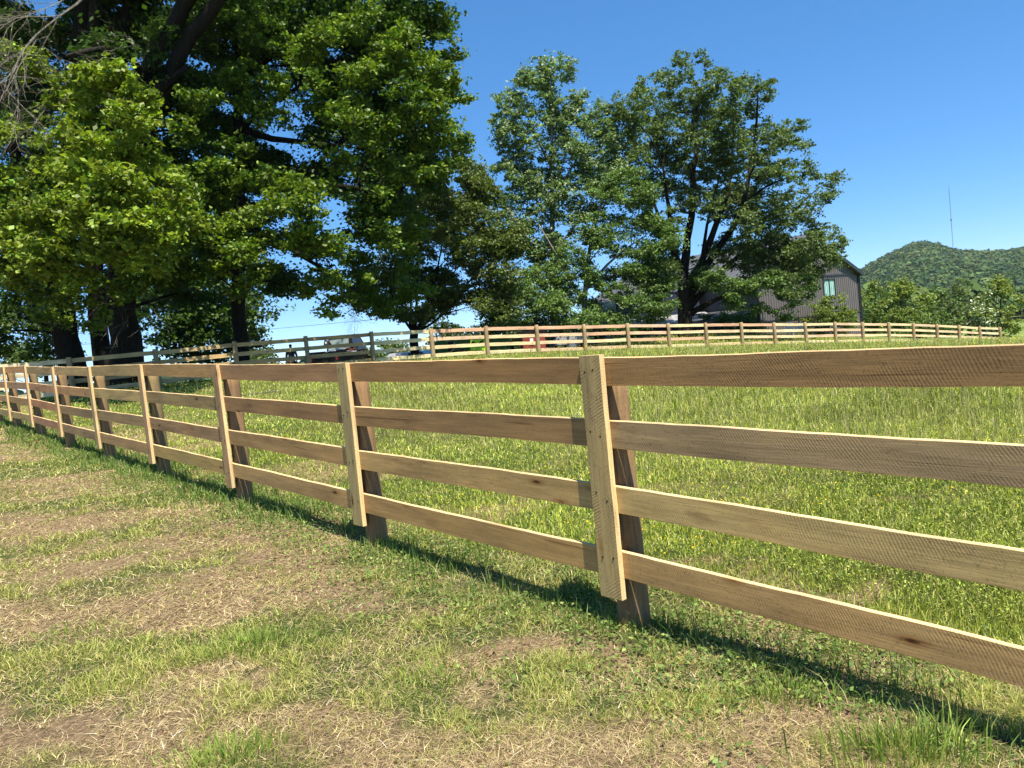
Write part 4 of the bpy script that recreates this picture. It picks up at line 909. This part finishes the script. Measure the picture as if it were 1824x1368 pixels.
mb = MB(); mb.tube([(0, 0, -.15), (0, 0, 0), (-.04, 0, .15), (-.1, 0, .28), (-.12, 0, .34)], [.27, .26, .2, .12, .04], 12, wob=.08); mb.build('sack', M_BLK, o, True)
mb = MB(); mb.box((-.05, -.2, .18), (.1, .05, .13)); mb.build('patch', M_WHT, o)

# silver car, mostly hidden
pc = P(748, 640, 42); car = thing('parked_car', 'silver car half hidden behind the back fence rails', 'car', (pc[0], 42, P(728, 626.5, 42)[2] - 1.42), R(-22))
mb = MB(); mb.prism([(-2.15, .35), (2.15, .35), (2.2, .6), (2.1, .82), (1.25, .92), (-2.1, .98), (-2.2, .7)], -.85, .85); mb.build('body', M_SILV, car)
mb = MB(); mb.add([(-2.1, -.82, .97), (1.3, -.82, .93), (.45, -.66, 1.40), (-1.5, -.66, 1.42), (-2.1, .82, .97), (1.3, .82, .93), (.45, .66, 1.40), (-1.5, .66, 1.42)], [(0, 1, 2, 3), (7, 6, 5, 4), (3, 2, 6, 7), (0, 3, 7, 4), (1, 5, 6, 2)])
co = mb.build('cabin', M_SILV, car)
for x0, x1 in ((-.35, .2), (.27, .95)):
    mb = MB(); mb.add([(x0, -.825, 1.0), (x1, -.825, .99), (min(x1, .45 + (x1 - .2) * .1), -.69, 1.34), (x0 + .03, -.69, 1.35)], [(0, 1, 2, 3)]); mb.build('side_window', M_DGL, co)
for x in (-1.35, 1.35):
    for s_ in (-1, 1): wheel(car, (x, s_ * .76, .33), .33, .2)

# green container, lime tractor, red shed, grey trailer
def zat(x, D): return g1(P(x, 620, D)[0], D)
c0 = P(772, 607, 42); c1 = P(910, 600, 42); zc = zat(840, 42)
cont = thing('skip_container', 'long low dark green container behind the lime green machine', 'container', ((c0[0] + c1[0]) / 2, 42, zc - .3))
L_ = c1[0] - c0[0]; H_ = c0[2] - zc + .2
M_GRN = mat_plain('container_green', (.07, .24, .015), .5, 0, 1.5, .2)
mb = MB(); mb.prism([(-L_ / 2 + .25, 0), (L_ / 2 - .25, 0), (L_ / 2, H_), (-L_ / 2, H_)], -.9, .9)
for i in range(7): mb.box((-L_ / 2 + .5 + i * (L_ - 1) / 6, -.93, H_ / 2), (.09, .06, H_ - .1))
mb.build('body', M_GRN, cont); mb = MB()
for s_ in (-1, 1): mb.box((0, s_ * .93, H_), (L_ + .06, .1, .09))
mb.build('rim', M_GRN, cont)
pt = P(853, 630, 38); tz = zat(853, 38)
tract = thing('compact_tractor', 'lime green machine with a black chevron on its front', 'tractor', (pt[0], 38, tz)); Ht = P(853, 604, 38)[2] - tz; zl = P(853, 633, 38)[2] - tz
mb = MB(); mb.prism([(-.36, zl), (.36, zl), (.40, Ht * .8), (.34, Ht), (-.34, Ht), (-.40, Ht * .8)], -.1, 1.3); hood = mb.build('hood', M_LIME, tract)
mb = MB(); ch = [(-.3, Ht - .06), (-.12, Ht - .12), (0, Ht - .34), (.12, Ht - .12), (.3, Ht - .06)]
for a_, b_ in zip(ch, ch[1:]):
    mb.add([(a_[0], -.115, a_[1]), (b_[0], -.115, b_[1]), (b_[0], -.115, b_[1] - .1), (a_[0], -.115, a_[1] - .1), (a_[0], -.101, a_[1]), (b_[0], -.101, b_[1]), (b_[0], -.101, b_[1] - .1), (a_[0], -.101, a_[1] - .1)], [(3, 2, 1, 0), (0, 1, 5, 4), (2, 3, 7, 6), (4, 5, 6, 7)])
mb.box((0, -.12, zl + .22), (.56, .03, .06)); mb.build('chevron', M_BLK, hood)
mb = MB()
pts = [(-.95 + .33 * math.cos(t), .2, zl + .0 + .3 * math.sin(t)) for t in np.linspace(.0, math.pi, 9)]
mb.tube(pts, .07, 6); mb.build('fender', M_LIME, tract)
mb = MB(); mb.box((-1.35, .5, (Ht + zl) / 2 - .1), (.34, .6, Ht - zl + .2)); mb.tube([(-1.3, .5, Ht - .2), (-1.3, .5, Ht + .02)], .05, 8); mb.tube([(-1.5, .2, zl), (-1.45, .1, Ht - .1)], .05, 8); mb.build('engine_block', M_BLK, tract)
mb = MB(); mb.box((-1.18, .18, Ht - .16), (.06, .05, .26)); mb.tube([(-1.5, .15, zl + .3), (-1.2, .15, zl + .42)], .03, 6); mb.build('chrome_pipe', M_RIM, tract)
mb = MB(); mb.box((-.5, .6, zl - .05), (1.5, .7, .16)); mb.build('chassis', M_BLK, tract)
for x in (-.95, 0.0):
    for y in (.15, 1.15): wheel(tract, (x, y, .32), .32, .2)
ps = P(953, 625, 38); sz = zat(953, 38)
red = thing('red_shed', 'small rust red shed with a white notice behind the rails', 'shed', (ps[0], 38, sz), R(6)); Hs = P(953, 591, 38)[2] - sz
mb = MB(); mb.box((0, .6, Hs / 2), (1.15, 1.2, Hs))
for i in range(9): mb.box((-.54 + i * .135, -.012, Hs / 2), (.03, .02, Hs))
mb.build('wall', M_RED, red); mb = MB(); mb.box((0, .6, Hs + .04), (1.3, 1.4, .07)); mb.build('roof', M_BLK, red)
mb = MB(); mb.box((-.12, -.03, P(948, 608, 38)[2] - sz), (.17, .02, .3)); mb.build('notice', M_WHT, red)
mb = MB(); mb.box((.34, -.03, Hs * .5), (.36, .02, Hs * .85)); mb.build('door', mat_plain('red_brown', (.25, .04, .025), .7), red)
pg = P(1016, 603, 40); gzz = zat(1016, 40)
gt = thing('box_trailer', 'pale grey box trailer in the shade behind the rails', 'trailer', (pg[0], 40, gzz)); Hg = pg[2] + .25 - gzz
mb = MB(); mb.prism([(-.85, .45), (.85, .45), (.85, Hg), (-.6, Hg), (-.85, Hg - .2)], -.7, .7); mb.build('body', mat_plain('grey_panel', (.33, .33, .32), .5), gt)
mb = MB(); mb.box((1.2, 0, .5), (.8, .08, .08)); mb.build('drawbar', M_BLK, gt)
for y in (-.72, .72): wheel(gt, (0, y, .32), .32, .16)

# white garden chairs by the house
def chair(x, D, label, rz):
    q = P(x, 600, D); o = thing('garden_chair', label, 'chair', (q[0], D, g1(q[0], D)), rz, 'white garden chairs')
    mb = MB(); mb.box((0, 0, .42), (.48, .46, .04)); mb.build('seat', M_WHT, o)
    mb = MB()
    for i in range(5): mb.box((-.18 + i * .09, .24, .68), (.06, .025, .5))
    mb.box((0, .245, .93), (.46, .03, .08)); mb.build('backrest', M_WHT, o)
    for sx in (-1, 1):
        mb = MB(); mb.box((sx * .25, -.02, .64), (.06, .46, .03)); mb.box((sx * .25, -.22, .53), (.05, .04, .22)); mb.build('armrest', M_WHT, o)
        for sy in (-1, 1):
            mb = MB(); mb.tube([(sx * .25, sy * .24, 0), (sx * .21, sy * .2, .42)], .025, 6); mb.build('leg', M_WHT, o)
for x, l_, a_ in ((1412, 'left one of the two white garden chairs behind the rails', .6), (1427, 'right one of the two white garden chairs behind the rails', -.5)):
    chair(x, 50.5, l_, a_)

# ------------------------------------------------------------------ person standing by the pickup
def skin_body(name, verts, edges, mat_, parent, loc):
    me = bpy.data.meshes.new(name); me.from_pydata([v[:3] for v in verts], edges, []); me.update()
    o = link_mesh(name, me, mat_, parent); 
    md = o.modifiers.new('skin', 'SKIN'); 
    for i, v in enumerate(verts):
        sv = me.skin_vertices[0].data[i]; sv.radius = (v[3], v[4] if len(v) > 4 else v[3]); sv.use_root = (i == 0)
    s = o.modifiers.new('sub', 'SUBSURF'); s.levels = 2; s.render_levels = 2
    return o
q = P(520, 640, 39.5); per = thing('person', 'person in dark clothes seen from behind, standing left of the pickup', 'person', (q[0], 39.5, g1(q[0], 39.5)), R(15))
Hp = P(520, 612, 39.5)[2] - per.location.z; per.scale = (Hp / 1.75,) * 3
M_DARK = mat_plain('dark_clothes', (.02, .02, .025), .9); M_SKIN = mat_plain('skin', (.38, .22, .15), .6); M_HAIR = mat_plain('dark_hair', (.015, .012, .01), .8)
V_ = [(0, 0, .92, .15, .11), (0, 0, 1.12, .135, .10), (0, 0, 1.32, .16, .11), (0, 0, 1.45, .09, .08), (0, 0, 1.52, .05), (0, .01, 1.60, .075, .09), (0, .01, 1.68, .07, .085),
      (-.09, 0, .84, .09), (-.1, .01, .48, .062), (-.1, .03, .09, .042), (-.1, -.08, .035, .035), (.09, 0, .84, .09), (.1, .01, .48, .062), (.1, .03, .09, .042), (.1, -.08, .035, .035),
      (-.18, 0, 1.40, .055), (-.24, .02, 1.14, .042), (-.22, -.08, .90, .032), (-.22, -.1, .83, .03), (.18, 0, 1.40, .055), (.24, .02, 1.14, .042), (.22, -.08, .90, .032), (.22, -.1, .83, .03)]
E_ = [(0, 1), (1, 2), (2, 3), (3, 4), (4, 5), (5, 6), (0, 7), (7, 8), (8, 9), (9, 10), (0, 11), (11, 12), (12, 13), (13, 14), (3, 15), (15, 16), (16, 17), (17, 18), (3, 19), (19, 20), (20, 21), (21, 22)]
skin_body('body', V_, E_, M_SKIN, per, None)
V_ = [(0, 0, .90, .19, .14), (0, 0, 1.12, .16, .125), (0, 0, 1.32, .18, .13), (0, 0, 1.43, .11, .095), (-.18, 0, 1.40, .07), (-.245, .02, 1.14, .058), (-.22, -.07, .93, .045), (.18, 0, 1.40, .07), (.245, .02, 1.14, .058), (.22, -.07, .93, .045)]
skin_body('jacket', V_, [(0, 1), (1, 2), (2, 3), (3, 4), (4, 5), (5, 6), (3, 7), (7, 8), (8, 9)], M_DARK, per, None)
V_ = [(0, 0, .92, .17, .13), (-.09, 0, .82, .105), (-.1, .01, .48, .085), (-.1, .03, .1, .07), (.09, 0, .82, .105), (.1, .01, .48, .085), (.1, .03, .1, .07)]
skin_body('trousers', V_, [(0, 1), (1, 2), (2, 3), (0, 4), (4, 5), (5, 6)], M_DARK, per, None)
V_ = [(0, -.01, 1.60, .085, .09), (0, -.01, 1.69, .082, .095), (0, -.01, 1.73, .06, .07)]
skin_body('hair', V_, [(0, 1), (1, 2)], M_HAIR, per, None)

# pale fallen branch and dark sticks
def stick(name, label, x, y, D, L, r, a_, mat_, seed):
    q = P(x, y, D); o = thing(name, label, 'branch', (q[0], D, g1(q[0], D))); mb = MB(); rr = random.Random(seed); pts = []
    for i in range(8):
        t = i / 7 - .5; xx = q[0] + math.cos(a_) * L * t + rr.gauss(0, r); yy = D + math.sin(a_) * L * t + rr.gauss(0, r)
        pts.append((xx - q[0], yy - D, g1(xx, yy) - o.location.z + r * 1.4))
    mb.tube(pts, [r * (1 - .5 * i / 7) for i in range(8)], 7, wob=.1)
    mb.tube([pts[4], (pts[4][0] + L * .12, pts[4][1] + L * .1, pts[4][2] + r * 2), (pts[4][0] + L * .2, pts[4][1] + L * .13, pts[4][2] + r)], [r * .6, r * .4, r * .2], 5)
    mb.build('stem', mat_, o, True)
stick('fallen_branch', 'pale bare branch lying on the grass beyond the fence', 465, 686, 19.5, 1.4, .022, .3, bpy.data.materials['dead_wood'], 3)
stick('stick', 'dark short stick lying on the bare ground at the bottom right', 1232, 1262, 3.05, .14, .008, -.7, M_BARK, 4)

# ------------------------------------------------------------------ grass
def sample_ground(n, d0, d1, amin=-.80, amax=.86, keep=None):
    """points spread evenly over the view in log distance, slightly wider than the frame"""
    D = d0 * (d1 / d0) ** rng.random(n); t = rng.uniform(amin, amax, n)
    x = t * D; y = D
    if keep is not None: k = keep(x, y); x, y = x[k], y[k]
    return x, y

def blades(name, x, y, h, wd, lean, col, label, seg=2, curve=.5, dirs=None, roll=None):
    n = len(x); z = gz(x, y) - .006
    a_ = rng.uniform(0, 2 * math.pi, n) if dirs is None else dirs
    dx, dy = np.cos(a_), np.sin(a_); b = rng.uniform(0, 2 * math.pi, n); sx, sy = np.cos(b), np.sin(b)
    B = np.c_[x, y, z]; side_ = np.c_[sx, sy, np.zeros(n)] * (wd / 2)[:, None]
    dirh = np.c_[dx, dy, np.zeros(n)]
    hl = (h * np.sin(lean)); hv = (h * np.cos(lean))
    mid = B + dirh * (hl * .38)[:, None] + np.c_[0 * hv, 0 * hv, hv * .6]
    tip = B + dirh * (hl * 1.0)[:, None] + np.c_[0 * hv, 0 * hv, hv * (1.0 - .25 * curve)]
    if seg == 2:
        V_ = np.stack([B - side_, B + side_, mid + side_ * .8, mid - side_ * .8, tip - side_ * .1, tip + side_ * .1], 1).reshape(-1, 3)
        k = np.arange(n)[:, None] * 6
        Fc = np.stack([k + [0, 1, 2, 3], k + [3, 2, 5, 4]], 1).reshape(-1, 4); cc_ = np.repeat(col, 2, 0)
    else:
        V_ = np.stack([B - side_, B + side_, tip + side_ * .25, tip - side_ * .25], 1).reshape(-1, 3)
        Fc = np.arange(4 * n).reshape(-1, 4); cc_ = col
    return V_, Fc, cc_, 4
def mk(name, label, parts, cat='grass'):
    V_ = []; F2 = []; C_ = []; b = 0
    for v, f, c, _ in parts: V_.append(v); F2.append(f + b); C_.append(c); b += len(v)
    C_ = np.concatenate(C_); me = np_mesh(name, np.concatenate(V_), np.concatenate(F2), 4, C_)
    o = link_mesh(name, me, M_BLADE); tag(o, label, cat, kind='stuff'); print(name, 'faces', len(C_)); return o
def colmix(n, pal, wts, var=.2):
    pal = np.array(pal); k = rng.choice(len(pal), n, p=np.array(wts) / sum(wts)); c = pal[k] * rng.lognormal(0, var, n)[:, None]; return np.clip(c, 0, .85)
G_LAWN = [(.27, .30, .065), (.19, .235, .045), (.38, .375, .11), (.48, .43, .18)]
G_STRAW = [(.52, .41, .235), (.40, .30, .175), (.64, .53, .33), (.17, .12, .075)]
G_PAST = [(.26, .325, .042), (.185, .25, .032), (.37, .395, .075), (.48, .45, .17)]
lawn = lambda x, y: side(x, y) < .9
# mown lawn: green blades where it is green, flattened straw everywhere
x, y = sample_ground(560000, 1.9, 26, keep=lawn); G_ = greenness(x, y)
tuft = fbm(x * 5, y * 5, 17, 3)
k = rng.random(len(x)) < (.16 + .90 * G_) * np.clip((tuft - .28) * 3, .35, 1); xg, yg, gg, tf = x[k], y[k], G_[k], tuft[k]; d = np.hypot(xg, yg); n = len(xg)
h = (rng.uniform(.02, .055, n) + .03 * np.clip((tf - .5) * 4, 0, 1)) * (.6 + .5 * gg); wd = np.maximum(.0024, .0009 * d) * rng.uniform(.7, 1.3, n)
pc_ = colmix(n, G_LAWN, [4, 3, 3, 2.2], .22)
patch = fbm(xg * .9, yg * .9, 77, 3)[:, None]; pc_ *= (.85 + .4 * patch)
P1 = blades('g', xg, yg, h * (1.1 + .01 * d), wd, rng.uniform(.45, 1.42, n), pc_, '', 2, dirs=None)
x, y = sample_ground(900000, 1.9, 24, keep=lawn); G_ = greenness(x, y)
k = rng.random(len(x)) < (1 - .48 * G_); x, y, G_ = x[k], y[k], G_[k]; d = np.hypot(x, y); n = len(x)
h = rng.uniform(.025, .09, n); wd = np.maximum(.0022, .0011 * d) * rng.uniform(.6, 1.3, n)
P2 = blades('s', x, y, h, wd, rng.uniform(1.2, 1.54, n), colmix(n, G_STRAW, [3, 3, 2, 2.6], .26), '', 2, .2, dirs=None)
mk('lawn_grass', 'short mown grass and dry straw on the near side of the fence', [P1, P2])
# pasture
past = lambda x, y: (side(x, y) >= .5) & (((x - BF0[0]) * BFN[0] + (y - BF0[1]) * BFN[1]) < 9)
x, y = sample_ground(620000, 2.4, 52, -.82, .86, keep=past); d = np.hypot(x, y); s = side(x, y); G_ = greenness(x, y)
k = rng.random(len(x)) < .3 + .7 * G_; x, y, d, s = x[k], y[k], d[k], s[k]; n = len(x)
tall = np.clip((s - 3.2) / 7, 0, 1) * np.clip((x + 6 + y * .18) / 5, .12, 1); cl = fbm(x * 1.3, y * 1.3, 21, 3)
h = rng.uniform(.025, .08, n) * (.6 + cl * .8) + tall * rng.uniform(.02, .15, n) * (.5 + cl); wd = np.maximum(.0034, .0011 * d) * rng.uniform(.7, 1.3, n)
c_ = colmix(n, G_PAST, [4, 2.4, 3.4, 2.6], .34) * (.55 + .95 * fbm(x * .5, y * .8, 50, 3))[:, None] * (.7 + .6 * fbm(x * 2.6, y * 3.0, 51, 3))[:, None]
P3 = blades('p', x, y, h, wd, np.clip(np.abs(rng.normal(.35, .65, n)), 0, 1.45), c_, '', 2)
# dry stalks and seed heads of the taller meadow
x, y = sample_ground(24000, 6, 52, -.6, .86, keep=lambda a, b: past(a, b) & (side(a, b) > 3)); d = np.hypot(x, y); n = len(x)
k = rng.random(n) < np.clip((x + 6 + y * .18) / 5, .05, 1); x, y, d = x[k], y[k], d[k]; n = len(x)
P4 = blades('q', x, y, rng.uniform(.25, .48, n), np.maximum(.002, .00055 * d), np.abs(rng.normal(0, .22, n)), colmix(n, [(.40, .36, .15), (.30, .32, .10), (.48, .42, .24)], [3, 3, 2]), '', 1)
# straw in the trampled strip behind the fence
x, y = sample_ground(70000, 2.4, 18, -.8, .8, keep=lambda a, b: (side(a, b) > .3) & (side(a, b) < 3)); G_ = greenness(x, y); k = rng.random(len(x)) < 1.05 - G_; x, y = x[k], y[k]; n = len(x)
P5 = blades('s', x, y, rng.uniform(.03, .1, n), np.maximum(.002, .001 * np.hypot(x, y)), rng.uniform(1.1, 1.5, n), colmix(n, G_STRAW, [4, 3, 2, 1.2]), '', 2, .2)
mk('meadow_grass', 'long green meadow grass between the two fences', [P3, P4, P5])

# uncut grass and weeds under the rails
n = 26000; u = rng.uniform(-3.4, 9, n) ; off = rng.normal(.12, .2, n); q = NF0[None] + NFD[None] * (2.44 * u)[:, None] + NFN[None] * off[:, None]; x, y = q[:, 0], q[:, 1]
k = fbm(x * 3, y * 3, 88, 3) > .44; x, y = x[k], y[k]; n = len(x); d = np.hypot(x, y)
P6 = blades('u', x, y, rng.uniform(.05, .16, n), np.maximum(.004, .0012 * d), np.abs(rng.normal(0, .55, n)), colmix(n, [(.10, .17, .03), (.15, .22, .05), (.35, .30, .14)], [4, 3, 1]), '', 2)
mk('fence_weeds', 'uncut grass and weeds growing along the foot of the near fence', [P6])

# clover-like broad leaves near the fence at the right
def low_leaves(n, fn, size, pal, name, label, hmax=.05):
    x, y = fn(n); n = len(x); z = gz(x, y) + rng.uniform(.008, hmax, n); C = np.c_[x, y, z]
    v, f, c = leaf_quads(C, size, colmix(n, pal, [1] * len(pal), .25), 1.1)
    me = np_mesh(name, v, f, 4, c); o = link_mesh(name, me, M_BLADE); tag(o, label, 'plants', kind='stuff')
def f_cl(n):
    u = rng.uniform(-2.2, 6, n); off = rng.normal(.15, .42, n); q = NF0[None] + NFD[None] * (2.44 * u)[:, None] + NFN[None] * off[:, None]
    k = fbm(q[:, 0] * 2.2, q[:, 1] * 2.2, 60, 3) > .47; return q[k, 0], q[k, 1]
low_leaves(60000, f_cl, .022, [(.13, .20, .04), (.09, .15, .03), (.22, .26, .07)], 'clover', 'small leaved clover creeping along the near fence')
def f_md(n):
    x, y = sample_ground(n, 3, 50, -.7, .86, keep=lambda a, b: past(a, b) & (side(a, b) > 1.0)); return x, y
def herbs(n):
    x, y = f_md(n); d = np.hypot(x, y); n = len(x); hh = np.clip(side(x, y) / 12, .03, .26) * rng.uniform(.3, 1.15, n)
    v, f, c = leaf_quads(np.c_[x, y, gz(x, y) + hh], np.maximum(.013, .0013 * d), colmix(n, [(.26, .33, .05), (.34, .38, .08), (.17, .23, .04)], [3, 2, 2], .3), 1.2)
    tag(link_mesh('meadow_herbs', np_mesh('meadow_herbs', v, f, 4, c), M_BLADE), 'small broad leaved herbs mixed through the meadow', 'plants', kind='stuff')
herbs(150000)
x, y = sample_ground(26000, 2.0, 14, keep=lambda a, b: (side(a, b) < 2)); k = rng.random(len(x)) < .9 - greenness(x, y); x, y = x[k], y[k]; n = len(x)
v, f, c = leaf_quads(np.c_[x, y, gz(x, y) + .006], np.full(n, .013) * rng.uniform(.4, 1.6, n), colmix(n, [(.08, .05, .03), (.14, .09, .05), (.30, .20, .11)], [3, 2, 1], .3), 2.5)
tag(link_mesh('leaf_litter', np_mesh('leaf_litter', v, f, 4, c), M_FAR), 'dark crumbs of soil and dead leaves on the bare patches', 'litter', kind='stuff')
# yellow meadow flowers
xs, ys = sample_ground(8500, 3.2, 50, -.5, .86, keep=lambda a, b: past(a, b) & (side(a, b) > .8)); kk = (fbm(xs * .5, ys * .35, 33, 3) > .55) & (rng.random(len(xs)) < np.clip((xs + 5 + ys * .18) / 5, .03, 1)); xs, ys = xs[kk], ys[kk]
d = np.hypot(xs, ys); n = len(xs); hh_ = np.where(side(xs, ys) > 3, rng.uniform(.2, .42, n), rng.uniform(.08, .2, n))
C = np.c_[xs, ys, gz(xs, ys) + hh_]; C = np.repeat(C, 2, 0)
v, f, c = leaf_quads(C, np.repeat(np.maximum(.014, .0013 * d), 2), np.tile([[.80, .62, .02]], (2 * n, 1)), 1.2)
v2, f2, c2, _ = blades('st', xs, ys, hh_, np.maximum(.0016, .0004 * d), np.full(n, .02), np.tile([[.10, .17, .04]], (n, 1)), '', 1)
me = np_mesh('yellow_flowers', np.concatenate([v, v2]), np.concatenate([f, f2 + len(v)]), 4, np.concatenate([c, c2])); tag(link_mesh('yellow_flowers', me, M_BLADE), 'little yellow flowers scattered through the meadow', 'flowers', kind='stuff'); print('flowers', n)

# single grass tufts that stand out
def tuft_thing(x, y, D, n, r, h, label, cols, wd=.005):
    q = P(x, y, D); o = thing('grass_tuft', label, 'grass tuft', (q[0], q[1], g1(q[0], q[1])), 0, 'tall tufts in the near lawn')
    xx = q[0] + rng.normal(0, r, n) * 1.5; yy = q[1] + rng.normal(0, r, n) * .8; a_ = np.arctan2(yy - q[1], xx - q[0]) + rng.normal(0, .7, n)
    v, f, c, _ = blades('t', xx, yy, rng.uniform(.4, 1, n) * h, np.full(n, wd) * rng.uniform(.7, 1.3, n), np.abs(rng.normal(.35, .3, n)), colmix(n, cols, [1] * len(cols)), '', 2, dirs=a_)
    me = np_mesh('blades', v - np.array(o.location), f, 4, c); link_mesh('blades', me, M_BLADE, o)
gt_ = [(.20, .29, .045), (.28, .36, .08), (.13, .20, .035)]
def gd(x, y):
    """distance at which the ray through a pixel meets the ground"""
    D = 3.0
    for _ in range(30):
        p = at(x, y, D); d_ = at(x, y, 1.0); sl_ = (d_[2] - EYE); D = (g1(p[0], D) - EYE) / sl_
    return D
for x, y, n, r, h, lab in ((1610, 1345, 420, .10, .17, 'tallest bright grass tuft at the bottom right below the bottom rail'), (450, 1150, 700, .12, .09, 'bright green tuft in the bare patch left of centre'), (410, 1350, 500, .09, .09, 'green tuft at the bottom edge left of centre'),
                           (780, 1210, 420, .10, .07, 'low tuft on the bare soil in the lower middle'), (1400, 1240, 420, .08, .09, 'dark green tuft at the foot of the fence in the right foreground'), (140, 1130, 300, .1, .06, 'small tuft at the left in the bare patch')):
    tuft_thing(x, y, gd(x, y), n, r, h, lab, gt_)
print('total faces', sum(len(o.data.polygons) for o in bpy.data.objects if o.type == 'MESH'))

# ------------------------------------------------------------------ air
hz = bpy.data.meshes.new('haze'); mb = MB(); mb.box((300, 900, 70), (6000, 5200, 300)); hzo = mb.build('haze', None, None) if False else None
me = bpy.data.meshes.new('haze'); me.from_pydata(mb.v, [], mb.f); me.update()
hm = bpy.data.materials.new('haze'); hm.use_nodes = True; hm.node_tree.nodes.clear()
ho = hm.node_tree.nodes.new('ShaderNodeOutputMaterial'); pv = hm.node_tree.nodes.new('ShaderNodeVolumePrincipled')
pv.inputs['Color'].default_value = (.80, .88, 1, 1); pv.inputs['Density'].default_value = .00007; pv.inputs['Anisotropy'].default_value = .2
hm.node_tree.links.new(pv.outputs[0], ho.inputs['Volume'])
tag(link_mesh('haze', me, hm), 'thin blue summer haze over the far hill', 'haze', kind='stuff')
